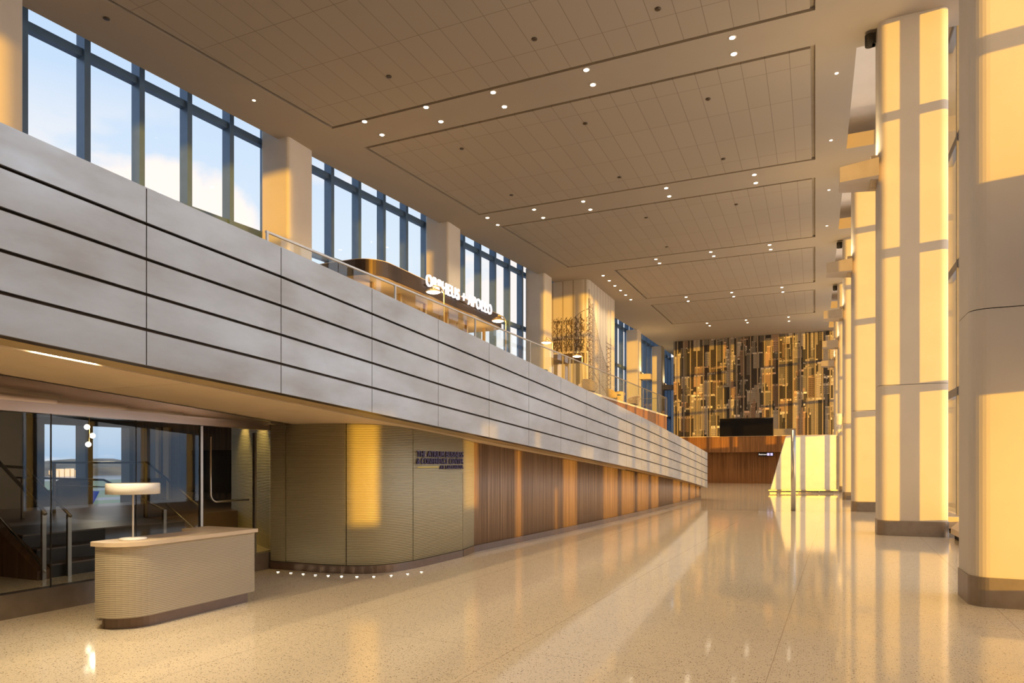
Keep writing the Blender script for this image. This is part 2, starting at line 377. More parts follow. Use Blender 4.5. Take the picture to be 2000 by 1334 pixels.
# edge of the roof beyond the glazing
rf = MB()
for a, b in ((-22, 40), (40, 56), (56, 75)):
    rf.hexa([(winX(a)-.5, a), (edgeX(a), a), (edgeX(b), b), (winX(b)-.5, b)], 14.6, 14.8)
    rf.hexa([(edgeX(a), a), (edgeX(a)+.2, a), (edgeX(b)+.2, b), (edgeX(b), b)], CZ+.5, 14.6)
rf.box(RX-.2, RX, -22, 75, CZ+.5, 13.9); rf.box(RX-.2, GX_+.5, -22, 75, 13.9, 14.1)
rf.build('trim_1', M_panel, kind='structure')

# back wall behind the viewer and far ends
MB().box(-20, 4.2, -22.3, -22, 0, CZ+1.6).build('wall_back', M_panel, kind='structure')
MB().box(-16, 3.9, 75, 75.3, 0, CZ+.5).build('wall_end', mat('blue_grey_paint', (0.36, 0.38, 0.42), 0.7), kind='structure')
MB().box(3.45, 3.75, 62.42, 75, 0, 13.9).build('wall_right', M_panel, kind='structure')

# --- left glazing, bay by bay (mezzanine level)
bays_L = [(-18.0+9.15*i, -18.0+9.15*(i+1)) for i in range(0, 10)]
wn = 0
def glazing(bay, Xf, z0, z1, ys_m, zs_t, name, w=0.16, dpt=0.34, side=1, mt=M_mull):
    a, b = bay
    e = thing(name, ((Xf(a)+Xf(b))/2, (a+b)/2, z0), None, None, kind='structure')
    mb = MB()
    def P(Y, off): return (Xf(Y)+side*off, Y)
    for Y in ys_m: mb.hexa([P(Y-w/2, 0), P(Y-w/2, dpt), P(Y+w/2, dpt), P(Y+w/2, 0)], z0, z1)
    for z in zs_t: mb.hexa([P(a, .02), P(a, dpt-.1), P(b, dpt-.1), P(b, .02)], z-.11, z+.11)
    mb.build('window_frame', mt, e)
    MB().add([(Xf(a)+side*.03, a, z0), (Xf(b)+side*.03, b, z0), (Xf(b)+side*.03, b, z1), (Xf(a)+side*.03, a, z1)], [(0, 1, 2, 3)]).build('window_pane', M_glass, e)
    return e
for (a, b) in bays_L:
    wn += 1
    ysm = [a+1.525*k-0.04 for k in range(1, 7)]
    ysm = [Y for Y in [12.25+1.525*k for k in range(-22, 42)] if a <= Y < b]
    glazing((a, b), winX, 4.75, 14.6, ysm, [6.6, 9.72, 12.92, 4.85], 'window_%d' % wn)
# lower left wall with an opening on to the airfield
lw = MB()
def lwall(a, b, z0, z1): lw.hexa([(winX(a)-.3, a), (winX(a)+.05, a), (winX(b)+.05, b), (winX(b)-.3, b)], z0, z1)
lwall(-22, 11.35, 0, 4.75); lwall(13.6, 40, 0, 4.75); lwall(40, 56, 0, 4.75); lwall(56, 75, 0, 4.75)
lwall(11.35, 13.6, 0, .36); lwall(11.35, 13.6, 2.95, 4.75)
lw.build('wall_left', M_char, kind='structure')
wn += 1
glazing((11.35, 13.6), winX, .36, 2.95, [12.25], [.40, 2.92], 'window_%d' % wn, w=.2, dpt=.4, mt=mat('dark_frame', (0.04, 0.05, 0.06), .5))

# --- right curtain wall, columns in front of it
GX = 3.45
rfront = [(-16.95, 2.3), (-7.9, 2.2), (1.15, 2.0), (10.18, 1.79), (19.25, 1.43), (28.2, 1.245), (37.1, 1.24), (46.2, 1.26), (55.2, 1.26)]
yy = -22.0
mullR = [17.85+1.83*k for k in range(-21, 26)]
for i in range(9):
    a = -22+9.38*i; b = a+9.38
    wn += 1
    ym = [Y for Y in mullR if a <= Y < b and not 7.5 < Y < 9.6]
    low = 5.4 if b < 10 else 0.0
    glazing((a, b), lambda Y: GX, low, 13.9, ym, [z for z in (0.2, 3.72, 7.12, 10.5, 13.8) if z > low], 'window_%d' % wn, w=.12, dpt=.3, side=1,
            mt=mat('bronze_grey_mullion', (0.24, 0.22, 0.20), .5, .3))
# unseen wall added to block the low sun, its openings let narrow strips through
wr = MB(); YE = 3.98
slots = [(-0.77, -0.1, 1.44, 3.1), (2.53, 3.23, 1.53, 3.1), (4.93, 5.27, 0.0, 3.05), (7.17, 7.39, 0.0, 1.75), (7.71, 9.97, 0.0, 2.75)]
wr.box(GX, GX+.06, -22, 3.98, 3.6, 5.4)
wr.box(GX, GX+.06, 3.98, 10.75, 3.6, 5.4)
prev = -22.0
for (a, b, z0, z1) in slots:
    wr.box(GX, GX+.06, prev, a, 0, 3.6)
    if z0 > 0: wr.box(GX, GX+.06, a, b, 0, z0)
    if z1 < 3.6: wr.box(GX, GX+.06, a, b, z1, 3.6)
    prev = b
wr.box(GX, GX+.06, prev, 10.75, 0, 3.6)
wr.box(GX, GX+.06, 46.5, 62.4, 0, 3.75)  # far piece added to keep the low sun off the end wall
wr.build('wall_sun_blocker', M_panel, kind='structure')
for i in range(9): pass

def column(name, x0, x1, y0, y1, r, z1, label, group, cat='column', skirt=True, seam=True, base_m=M_skirt, zb=0.0, sz=0.37):
    e = thing(name, ((x0+x1)/2, (y0+y1)/2, zb), label, cat, group)
    pts = round_rect(x0, x1, y0, y1, r)
    js = [zb+.37, 3.72, z1] if seam else [zb+.02, z1]
    for q, (za, zc) in enumerate(zip(js[:-1], js[1:])):
        cp_ = prism(pts, za+(.012 if q else 0), zc, ).build('cladding_panel', M_panel, e)
    if seam: prism(round_rect(x0+.02, x1-.02, y0+.02, y1-.02, r), 3.70, 3.75).build('joint', M_dark, cp_)
    if skirt: prism(round_rect(x0-.012, x1+.012, y0-.012, y1+.012, r), zb, zb+sz).build('base_skirt', base_m, e)
    return e
wh = ['far behind the viewer on the window side', 'behind the viewer on the window side', 'beside the viewer', 'nearest, cut by the right edge of the picture', 'second from the viewer on the right',
      'third along the right side', 'fourth along the right side', 'fifth along the right side', 'last, beside the white partition']
for i, (y0, x0) in enumerate(rfront):
    if i < 2: pass
    column('column', x0, x0+1.52, y0, y0+.98, .2, CZ, 'cream clad column with steel skirt, '+wh[i], 'columns along the right window wall')
# small dark collars at the top of the columns
def sconce(x0, y0, z, sgn, label, group, w=.86):
    e = thing('wall_sconce', (x0, y0, z), label, 'wall light', group)
    xa = x0-sgn*w
    q = [(xa, y0+.02), (x0, y0-.25), (x0+.02*sgn, y0+.85), (xa, y0+.78)]
    if sgn < 0: q = [(p[0], p[1]) for p in reversed(q)]
    mb = MB(); n = 4
    mb.add([(p[0], p[1], z+(.06 if k in (0, 3) and sgn > 0 else 0)) for k, p in enumerate(q)]+[(p[0], p[1], z+.44) for p in q],
           [(0, 1, 2, 3), (0, 1, 5, 4), (1, 2, 6, 5), (2, 3, 7, 6), (3, 0, 4, 7)])
    hs_ = b = mb.build('housing', mat('sconce_beige_metal', (0.52, 0.44, 0.35), .5), e)
    sm = b.modifiers.new('thick', 'SOLIDIFY'); sm.thickness = .03
    MB().box(min(x0, x0-sgn*.16), max(x0, x0-sgn*.16), y0+.02, y0+.7, z-.0, z+.60).build('back_plate', M_skirt, e)
    MB().box(min(x0-sgn*.22, xa+sgn*.1), max(x0-sgn*.22, xa+sgn*.1), y0+.1, y0+.65, z+.12, z+.16).build('lamp_tray', M_ledw if False else M_lampglow, hs_)
    ld = bpy.data.lights.new('uplight', 'AREA'); ld.energy = 55; ld.color = (1, .72, .36); ld.shape = 'RECTANGLE'; ld.size = .3; ld.size_y = .5
    lo = bpy.data.objects.new('uplight', ld); COL.objects.link(lo); lo.parent = e
    lo.location = (-sgn*.32, .4, .5); lo.rotation_euler = (math.pi, -sgn*.25, 0)
    return e
wl = ['on the second column', 'on the third column', 'on the fourth column', 'on the fifth column', 'on the last column']
for i, (y0, x0) in enumerate(rfront[4:]):
    sconce(x0, y0-.08, 8.85, 1, 'large beige box wall sconce '+wl[i]+' of the right side', 'sconces on the right columns')
    e = MB().box(x0-.10, x0-.02, y0+.3, y0+.5, 12.45, 12.72)
    e.lathe((x0-.15, y0+.4, 12.45), [(.0, 0), (.12, 0), (.12, .27), (0, .27)], 16)
    tag(e.build('camera_bracket', M_dark), 'small dark round bracket under the ceiling, '+wl[i]+' of the right side', 'bracket', 'brackets at the column heads')
# window-foot convector on the right
for k, (a, b) in enumerate(((11.5, 19.1), (20.5, 28.0))):
    e = thing('convector', (3.1, a, 0), 'long low beige convector casing along the right window, '+('between the first two columns' if k == 0 else 'beyond the second column'), 'radiator', 'convectors along the right windows')
    mb = MB(); sec = [(2.95, .12), (2.95, .25), (3.12, .42), (3.42, .42), (3.42, .12)]
    n = 5
    mb.add([(x, a, z) for x, z in sec]+[(x, b, z) for x, z in sec], [tuple(range(n)), tuple(reversed(range(n, 2*n)))]+[(i, (i+1) % n, n+(i+1) % n, n+i) for i in range(n)])
    mb.build('casing', M_soffit, e); MB().box(3.02, 3.4, a+.05, b-.05, 0, .12).build('plinth', M_dark, e)
    MB().box(3.15, 3.38, a+.2, b-.2, .42, .44).build('grille', M_steel, e)

# --- left mezzanine columns
lcol = [(-9.4, 'behind the viewer'), (-.3, 'beside the viewer, out of the picture'), (8.85, 'at the left edge of the picture'), (17.95, 'half sunlit, between the two nearest upper windows'), (27.25, 'behind the restaurant sign'),
        (36.9, 'between the sign and the bridge mural'), (55.6, 'first beyond the bridge mural'), (64.4, 'second beyond the bridge mural')]
for y0, lb in lcol:
    xf = colX(y0+.6)
    x0 = winX(y0)+.36
    column('column', x0, xf, y0, y0+1.25, .12, CZ+.4 if y0 < 50 else CZ, 'tall cream clad column of the upper gallery, '+lb, 'columns of the upper gallery', skirt=y0 > 50, seam=False)
for y0, lb in ((55.6, 'first'), (64.4, 'second')):
    sconce(colX(y0)-.0, y0+.75, 8.75, -1, 'box wall sconce with bright upward glow on the %s column beyond the bridge mural' % lb, 'sconces on the gallery columns', w=.9)

# --- mezzanine slab
SL = 4.75
RXL = -9.0
MB().hexa([(winX(-22)+.05, -22), (RXL-.02, -22), (RXL-.02, 42.6), (winX(40)+.05, 42.6)], SL-1.2, SL-.02).build('floor_mezzanine', M_carpet, kind='structure')
e = thing('gallery_edge', (RXL, 20, SL-1.2), 'walnut clad edge of the upper gallery with stone lip under the glass railing', 'balustrade edge', kind='structure')
MB().hexa([(RXL-.02, -22), (RXL+.10, -22), (-8.42, 42.6), (-8.54, 42.6)], SL-1.35, SL-.09).build('wood_cladding', M_wood2, e)
MB().hexa([(RXL-.14, -22), (RXL+.14, -22), (-8.38, 42.65), (-8.66, 42.65)], SL-.09, SL+.0).build('stone_lip', M_soffit, e)
def railX(Y): return -9.0+.58*max(0, Y+22)/64.6

# --- glass railing
e = thing('glass_railing', (-9, 10, SL), 'clear frameless glass railing with thin metal top rail along the upper gallery', 'railing')
ry = [9.1+1.95*k for k in range(0, 18)]
ry = [y for y in ry if y < 42.4]+[42.5]
mb = MB()
for a, b in zip(ry[:-1], ry[1:]):
    MB().add([(railX(a), a+.01, SL), (railX(b), b-.01, SL), (railX(b), b-.01, SL+1.05), (railX(a), a+.01, SL+1.05)], [(0, 1, 2, 3)]).build('glass_pane', M_rail, e)
MB().bar((railX(ry[0]), ry[0], SL+1.07), (railX(42.5), 42.5, SL+1.07), .045, .035).build('top_rail', M_steel, e)
for y in ry[::2]: MB().box(railX(y)+.01, railX(y)+.045, y-.02, y+.02, SL, SL+1.05).build('baluster', M_steel, e)
MB().bar((-8.43, 42.5, SL+1.07), (-12.3, 42.5, SL+1.07), .045, .035).build('top_rail', M_steel, e)
MB().add([(-12.3, 42.5, SL), (-8.5, 42.5, SL), (-8.5, 42.5, SL+1.05), (-12.3, 42.5, SL+1.05)], [(0, 1, 2, 3)]).build('glass_pane', M_rail, e)

# ================================================================== RAMP PARAPET (metal rows)
seamY0, seamP = 4.56, 1.69
fx = {0: -5.86, 1: -5.755, 2: -5.67, 3: -5.585, 4: -5.49, 5: -5.40, 6: -5.31, 7: -5.235, 8: -5.16, 9: -5.09, 10: -5.03, 11: -4.99, 12: -4.965, 13: -4.95, 14: -4.94, 15: -4.935, 16: -4.93, 17: -4.92, 18: -4.90}
for n in range(-1, -16, -1): fx[n] = fx[0]-.085*(-n)
pxb = [(-60, 645), (0, 655), (285, 713), (549, 767), (727, 805.5), (857, 833), (955.5, 853.7), (1032, 871), (1094, 882.5), (1146, 895.6), (1188, 904.2), (1254, 918), (1279, 924), (1333, 937), (1370, 948.6), (1386, 953.5)]
pxt = [(-60, 210), (0, 237), (285, 367), (549, 484), (726, 565.6), (856, 624), (954, 671.5), (1032, 709), (1094, 737), (1145, 760), (1188, 782), (1254, 818), (1279, 828), (1333, 856.6), (1370, 878), (1386, 887)]
def interp(t, x):
    return float(np.interp(x, [a for a, _ in t], [b for _, b in t]))
fas = {}
for n in range(0, 19):
    Y = seamY0+seamP*n; X = fx[n]; d = dep(X, Y); u = X*C+Y*S; x = 1000+F*u/d
    fas[n] = [X, Y, H+(HZ-interp(pxb, x))/F*d, H+(HZ-interp(pxt, x))/F*d]
# fair both edges so the panels run smooth
ns = np.arange(19); zb = np.array([fas[n][2] for n in ns]); zt = np.array([fas[n][3] for n in ns])
cb = np.polyfit(ns, zb, 4); ct = np.polyfit(ns, zt, 4)
for n in ns: fas[int(n)][2] = float(np.polyval(cb, n)); fas[int(n)][3] = float(np.polyval(ct, n))
sb = fas[0][2]-fas[1][2]; st = fas[0][3]-fas[1][3]
for n in range(-1, -16, -1):
    fas[n] = [fx[n], seamY0+seamP*n, fas[0][2]+(sb*min(-n, 3)), fas[0][3]+(st*min(-n, 3))]
def soffZ(Y):
    t = (Y-seamY0)/seamP
    return float(np.interp(t, list(range(-15, 19)), [fas[n][2] for n in range(-15, 19)]))
def fasX(Y):
    t = (Y-seamY0)/seamP
    return float(np.interp(t, list(range(-15, 19)), [fas[n][0] for n in range(-15, 19)]))
e = thing('ramp_parapet', (-5.4, 12, 0), 'long sloping ramp parapet clad in five rows of brushed grey metal panels', 'parapet')
rest = MB()
for n in range(-6, 18):
    a, b = fas[n], fas[n+1]
    for r in range(5):
        g = .016; f0, f1 = r/5, (r+1)/5
        def Z(p, f): return p[2]+(p[3]-p[2])*f
        ta, tb = a[1]+.006, b[1]-.006
        q = [(a[0], ta), (a[0]-.03, ta), (b[0]-.03, tb), (b[0], tb)]
        z0 = [Z(a, f0)+(g if r else 0)]*2+[Z(b, f0)+(g if r else 0)]*2; z1 = [Z(a, f1)-(g if r < 4 else 0)]*2+[Z(b, f1)-(g if r < 4 else 0)]*2
        if n < -1: rest.hexa(q, z0, z1)
        else: MB().hexa(q, z0, z1).build('metal_panel', M_fascia, e)
tag(rest.build('metal_panels_behind_viewer', M_fascia, e), kind='stuff')
core = MB()
for n in range(-6, 18):
    a, b = fas[n], fas[n+1]
    core.hexa([(a[0]-.05, a[1]), (a[0]-.2, a[1]), (b[0]-.2, b[1]), (b[0]-.05, b[1])], [a[2]+.01]*2+[b[2]+.01]*2, [a[3]-.01]*2+[b[3]-.01]*2)
core.build('backing', M_bronze, e)
cap = MB()
for n in range(-6, 18):
    a, b = fas[n], fas[n+1]
    cap.hexa([(a[0], a[1]), (a[0]-.24, a[1]), (b[0]-.24, b[1]), (b[0], b[1])], [a[3]-.0]*2+[b[3]-.0]*2, [a[3]+.012]*2+[b[3]+.012]*2)
cap.build('coping', M_fascia, e)
L18 = fas[18]
MB().hexa([(L18[0], L18[1]), (L18[0]-.35, L18[1]+.05), (L18[0]-.35, L18[1]+.08), (L18[0], L18[1]+.03)], L18[2], L18[3]).build('end_plate', M_fascia, e)

# walls under the ramp, traced in plan on the floor
bp = [(528.5, 1111), (562, 1113), (610, 1117), (650, 1119.8), (677, 1120.6), (712, 1121.2), (741, 1120.2), (772, 1117), (808.6, 1110.3), (855, 1099.5), (903.5, 1087.5)]
cpl = [fl(*p) for p in bp]
wp = [(927, 1078.5), (1007, 1058.5), (1100, 1040.8), (1160, 1029.5), (1250, 1006), (1320, 986.5), (1371, 974.5)]
wpl = [fl(*p) for p in wp]
def smooth_path(P, n):
    P = np.array(P); t = np.concatenate([[0], np.cumsum(np.hypot(*np.diff(P, axis=0).T))]); k = min(5, len(P)-1)
    s = np.linspace(0, t[-1], n)
    return [(float(np.interp(v, t, P[:, 0])), float(np.interp(v, t, P[:, 1]))) for v in s], t
def fair(P, it=3):
    P = [list(p) for p in P]
    for _ in range(it):
        Q = [p[:] for p in P]
        for i in range(1, len(P)-1):
            Q[i] = [(P[i-1][k]+2*P[i][k]+P[i+1][k])/4 for k in (0, 1)]
        P = Q
    return P
cs, ct_ = smooth_path(cpl, 60); cs = fair(cs, 14)
# wood wall: near-straight line fitted through the traced points
WA = np.array(wpl); cf = np.polyfit(WA[:, 1], WA[:, 0], 2)
ye = WA[-1, 1]; y0w = WA[0, 1]
ws = [(float(np.polyval(cf, y)), float(y)) for y in np.linspace(y0w, ye, 40)]
def wall_strip(P, z0, zf, th, name, m, parent=None, kind=None, inward=(-1, 0), off=0.0, smooth=True):
    mb = MB(); n = len(P); vs = []
    for i, p in enumerate(P):
        a = Vector(P[max(0, i-1)]); b = Vector(P[min(n-1, i+1)]); t = (b-a).normalized(); nr = Vector((t.y, -t.x))   # right-hand normal, towards hall
        q = Vector(p)+nr*off; r = q-nr*th
        zt_ = zf(p[1]) if callable(zf) else zf
        vs += [(q.x, q.y, z0), (q.x, q.y, zt_), (r.x, r.y, z0), (r.x, r.y, zt_)]
    fs = []
    for i in range(n-1):
        o = i*4; fs += [(o, o+4, o+5, o+1), (o+2, o+3, o+7, o+6), (o+1, o+5, o+7, o+3), (o, o+2, o+6, o+4)]
    mb.add(vs, fs, smooth); mb.add([vs[0], vs[1], vs[3], vs[2]], [(0, 1, 2, 3)]); mb.add(vs[-4:-2]+[vs[-1], vs[-2]], [(0, 1, 2, 3)])
    return mb.build(name, m, parent, kind)
e = thing('wall_curved', (-7, 10, 0), None, None, kind='structure')
# cut into panels at the seams
seam_x = [528.5, 562, 677, 808, 903.5]
def px_of(p): d = dep(*p); return 1000+F*(p[0]*C+p[1]*S)/d
csx = [px_of(p) for p in cs]
for k in range(4):
    seg = [p for p, x in zip(cs, csx) if seam_x[k]-1.5 <= x <= seam_x[k+1]+.5]
    if k: # start right after the previous panel with a thin gap
        a = Vector(cs[max(0, cs.index(seg[0])-1)]); b = Vector(seg[0]); l = (b-a).length
        seg = [tuple(a+(b-a)*min(1, .018/l))]+seg
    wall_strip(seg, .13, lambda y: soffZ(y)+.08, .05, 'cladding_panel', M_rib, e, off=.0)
wall_strip(cs, .0, lambda y: soffZ(y)+.06, .1, 'backing', M_dark, e, off=-.02)
wall_strip(cs, .0, .13, .06, 'base_skirt', M_skirtd, e, off=.012, smooth=False)
# last narrow ribbed piece up to the wood
j0 = Vector(cs[-1]); j1 = Vector(ws[0])
jj = [tuple(j0+(j1-j0)*t) for t in np.linspace(0.03, 1, 8)]
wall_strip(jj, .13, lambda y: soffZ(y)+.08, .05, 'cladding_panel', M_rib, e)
wall_strip(jj, .0, .13, .06, 'base_skirt', M_skirtd, e, off=.012, smooth=False)
e = thing('wall_wood', (-5.8, 22, 0), None, None, kind='structure')
wall_strip(ws, .13, lambda y: soffZ(y)+.08, .08, 'wood_cladding', M_wood, e)
wall_strip(ws, .0, .13, .1, 'base_skirt', M_skirtd, e, off=.012, smooth=False)
pe = ws[-1]
MB().hexa([(pe[0], pe[1]), (pe[0]-3.2, pe[1]+.0), (pe[0]-3.2, pe[1]+.1), (pe[0], pe[1]+.1)], 0, soffZ(34.5)+.3).build('wood_cladding', M_wood, e)

# ramp body with soffit panels
e = thing('ramp', (-7, 15, 0), None, None, kind='structure')
GLX = -8.52
N_ = 46
Ys = np.linspace(-5.5, 34.9, N_)
def soffitStrip(xa, xb, dz0, dz1, name, m):
    mb = MB()
    for a, b in zip(Ys[:-1], Ys[1:]):
        mb.hexa([(xa(a), a), (xb(a), a), (xb(b), b), (xa(b), b)], [soffZ(a)+dz0]*2+[soffZ(b)+dz0]*2, [soffZ(a)+dz1]*2+[soffZ(b)+dz1]*2)
    return mb.build(name, m, e)
soffitStrip(lambda y: fasX(y)-.50, lambda y: fasX(y)-.04, 0.012, .05, 'soffit_edge', M_edge)
soffitStrip(lambda y: -8.9, lambda y: fasX(y)-.2, .12, .3, 'slab', M_char)
# beige soffit panels with joints
jl = [-5.0, -2.9, -.8, 1.3, 3.4, 5.5, 7.6, 9.7, 11.8, 13.9, 18, 22, 26, 30, 34.9]
for a, b in zip(jl[:-1], jl[1:]):
    g = .006
    MB().hexa([(-8.45, a+g), (fasX(a)-.58, a+g), (fasX(b)-.58, b-g), (-8.45, b-g)], [soffZ(a)+.012]*2+[soffZ(b)+.012]*2, [soffZ(a)+.05]*2+[soffZ(b)+.05]*2).build('soffit_panel', M_soffit, e)
# linear light in the slot between edge strip and panels
e = thing('linear_light', (-6.4, 4.2, 2.7), 'recessed linear spotlight run in a dark slot of the soffit, its first short piece lit', 'ceiling light')
yy_ = np.arange(3.9, 9.2, .045); lens = MB(); dk = MB(); house = MB()
for k, y in enumerate(yy_):
    x = fasX(y)-.54; z = soffZ(y)+.028
    q = [(x-.016, y-.018), (x+.016, y-.018), (x+.016, y+.018), (x-.016, y+.018)]
    if y < 4.45: lens.hexa(q, z-.006, z+.02)
    else: dk.hexa(q, z-.0, z+.02)
lens.build('lit_lens', M_ledw, e); dk.build('grille_cell', M_skirtd, e)
for k in range(3):
    y = 3.98+.2*k
    ld = bpy.data.lights.new('spot', 'SPOT'); ld.energy = 85; ld.color = (1, .80, .50); ld.spot_size = math.radians(120); ld.spot_blend = 1; ld.shadow_soft_size = .05
    lo = bpy.data.objects.new('spot', ld); COL.objects.link(lo); lo.location = (fasX(y)-.54-e.location.x, y-e.location.y, soffZ(y)-.02-e.location.z); lo.rotation_euler = (0.1, -.12, 0); lo.parent = e

# ================================================================== STOREFRONT
e = thing('storefront', (GLX, 6, 0), None, None, kind='structure'); e.name = 'wall_storefront'
MB().box(GLX-.12, GLX+.04, -1, 8.98, 0, .285).build('kerb', M_skirt, e)
def hdr(y): return 2.40-(y-4.8)*.012
mb = MB(); yq = np.linspace(-1, 8.98, 12)
for a, b in zip(yq[:-1], yq[1:]):
    mb.hexa([(GLX-.1, a), (GLX+.06, a), (GLX+.06, b), (GLX-.1, b)], [hdr(a)]*2+[hdr(b)]*2, [soffZ(a)+.04]*2+[soffZ(b)+.04]*2)
mb.build('header', M_header, e)
# curved bronze cove between header and soffit
mb = MB()
for a, b in zip(yq[:-1], yq[1:]):
    vs = []
    for y in (a, b):
        for t in np.linspace(0, 1, 7):
            an = t*math.pi/2; vs.append((GLX+.07+.45*(1-math.cos(an)), y, hdr(y)+.12+(soffZ(y)+.0-hdr(y)-.12)*math.sin(an)))
    mb.add(vs, [(i, i+1, 8+i, 7+i) for i in range(6)], True)
mb.build('cove', M_header, e)
panes = [(-1, 3.9), (3.9, 5.33), (5.33, 6.47), (6.47, 7.52)]
for a, b in panes:
    MB().add([(GLX, a+.006, .285), (GLX, b-.006, .285), (GLX, b-.006, hdr(b)+.01), (GLX, a+.006, hdr(a)+.01)], [(0, 1, 2, 3)]).build('glass_pane', M_shop, e)
    MB().box(GLX-.016, GLX+.002, b-.006, b+.006, .285, hdr(b)).build('joint', M_dark, e)
# door
d_ = thing('door_1', (GLX, 8.0, 0), None, None, kind='structure')
MB().add([(GLX, 7.60, .29), (GLX, 8.62, .29), (GLX, 8.62, 2.25), (GLX, 7.60, 2.25)], [(0, 1, 2, 3)]).build('glass_pane', M_shop, d_)
MB().box(GLX-.03, GLX+.02, 7.53, 7.575, 0.285, 2.36).build('door_post', M_steel, d_)
MB().box(GLX-.03, GLX+.02, 8.62, 8.66, .285, 2.3).build('door_post', M_steel, d_)
hp = [(GLX+.06, 7.68, 2.2), (GLX+.06, 7.68, 1.32)]+[(GLX+.06, 7.68+.12*(1-math.cos(t)), 1.32-.12*math.sin(t)) for t in np.linspace(.2, 1.57, 6)]+[(GLX+.06, 8.45, 1.2)]
MB().tube(hp, .016).build('door_handle', M_steel, d_)
MB().add([(GLX, 8.67, .285), (GLX, 8.97, .285), (GLX, 8.97, 2.3), (GLX, 8.67, 2.3)], [(0, 1, 2, 3)]).build('glass_pane', M_shop, e)

# interior room
IF = .285
MB().box(-18.3, GLX-.12, 1.0, 13.7, .05, IF).build('floor_lounge', M_floor, kind='structure')
MB().box(-18.5, GLX-.12, -1.0, 13.8, 2.98, 3.1).build('ceiling_lounge', M_char, kind='structure')
MB().box(-18.3, -8.75, 13.7, 13.9, 0, 3.0).build('wall_lounge', M_wood3, kind='structure')
MB().box(-18.3, -8.75, .8, 1.0, 0, 3.0).build('wall_lounge_near', M_wood3, kind='structure')
mb = MB(); mb.hexa([(-8.62, 9.12), (-11.3, 10.8), (-11.3, 10.9), (-8.62, 9.22)], 0, 3.0); mb.build('wall_lounge_ribbed', M_rib, kind='structure')
MB().box(-11.35, -11.25, 10.9, 13.7, 0, 3.0).build('wall_lounge_side', M_wood3, kind='structure')
# golden colour standing in for lit strips on the lounge wall
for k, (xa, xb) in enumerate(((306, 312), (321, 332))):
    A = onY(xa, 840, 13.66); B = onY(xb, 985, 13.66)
    tag(MB().box(A[0], B[0], 13.62, 13.70, .75, 2.8).build('painted_light_strip', mat('painted_golden_light', (0.70, 0.42, 0.10), .5, emit=(1, .55, .1), estr=.0)), 'painted light strip on the dark lounge wall, '+('narrow, left' if k == 0 else 'wider, right')+' of the pair behind the glass', 'painted light strip', 'golden painted light strips')
A = onY(355, 880, 13.6); B = onY(452, 962, 13.6)
e = thing('display_screen', ((A[0]+B[0])/2, 13.6, B[2]), 'black wide screen hanging on the lounge wall behind the glass door', 'screen')
MB().box(A[0], B[0], 13.55, 13.62, B[2], A[2]).build('screen_panel', M_black, e)
MB().box(A[0]+.3, B[0]-.3, 13.62, 13.7, B[2]+.2, A[2]-.2).build('mount', M_dark, e)
# steps
e = thing('lounge_steps', (-9.5, 6.8, IF), 'short flight of three dark steps behind the glass front, with steel edged treads', 'steps')
XS = -9.2
for k in range(3):
    MB().box(-10.8, XS-.3*k, 5.75, 8.35, IF+.18*k, IF+.18*(k+1)-.02).build('riser', M_char, e)
    MB().box(-10.8, XS-.3*k+.015, 5.75, 8.35, IF+.18*(k+1)-.02, IF+.18*(k+1)).build('tread', mat('dark_tread', (0.16, 0.12, 0.10), .4), e)
LZ = IF+.54
MB().box(-15.6, -10.8, 1.1, 13.65, IF, LZ).build('floor_landing', mat('landing_floor', (0.14, 0.09, 0.07), .35), kind='structure')
MB().hexa([(-9.15, 5.55), (-10.8, 5.55), (-10.8, 5.72), (-9.15, 5.72)], IF, [IF+.12, IF+1.1, IF+1.1, IF+.12]).build('wall_stringer', M_wood3, kind='structure')
M_hr = mat('satin_handrail_steel', (.30, .27, .23), .35, .9)
def handrail(pts, label, posts, r=.02, lower=None):
    e = thing('handrail', posts[0], label, 'handrail', 'handrails behind the glass')
    MB().tube(pts, r).build('rail', M_hr, e)
    if lower:
        MB().tube([(p[0], p[1], p[2]-lower) for p in pts], .012).build('lower_rail', M_steel, e)
    for p in posts:
        zt_ = np.interp(-p[0], [-q[0] for q in pts], [q[2] for q in pts])
        MB().box(p[0]-.02, p[0]+.02, p[1]-.025, p[1]+.025, p[2], float(zt_)).build('post', M_hr, e)
handrail([(-9.1, 5.62, IF+.85), (-9.18, 5.62, IF+.93), (-10.2, 5.62, IF+1.6), (-11.6, 5.62, IF+2.4)], 'steel stair handrail rising to the left in front of the wooden stringer', [(-9.14, 5.62, IF), (-10.3, 5.62, LZ)], .024, .75)
handrail([(-9.1, 5.95, IF+.8), (-9.3, 5.95, IF+.93), (-10.1, 5.95, IF+1.45), (-11.4, 5.95, IF+1.5)], 'lower steel handrail beside the steps, right of the wooden stringer', [(-9.14, 5.95, IF), (-11.3, 5.95, LZ)], .02)
handrail([(-9.6, 8.5, IF+.75), (-10.9, 8.5, LZ+.98), (-13.6, 8.5, LZ+.98)], 'thin steel handrail with lower bar in front of the airfield window', [(-10.95, 8.5, LZ), (-13.5, 8.5, LZ)], .02, .45)
handrail([(-9.12, 7.4, IF+.8), (-10.5, 7.4, LZ+.7), (-12.8, 7.4, LZ+.72)], 'second thin steel handrail beyond the steps, behind the table lamp', [(-9.12, 7.4, IF), (-12.6, 7.4, LZ)], .018)
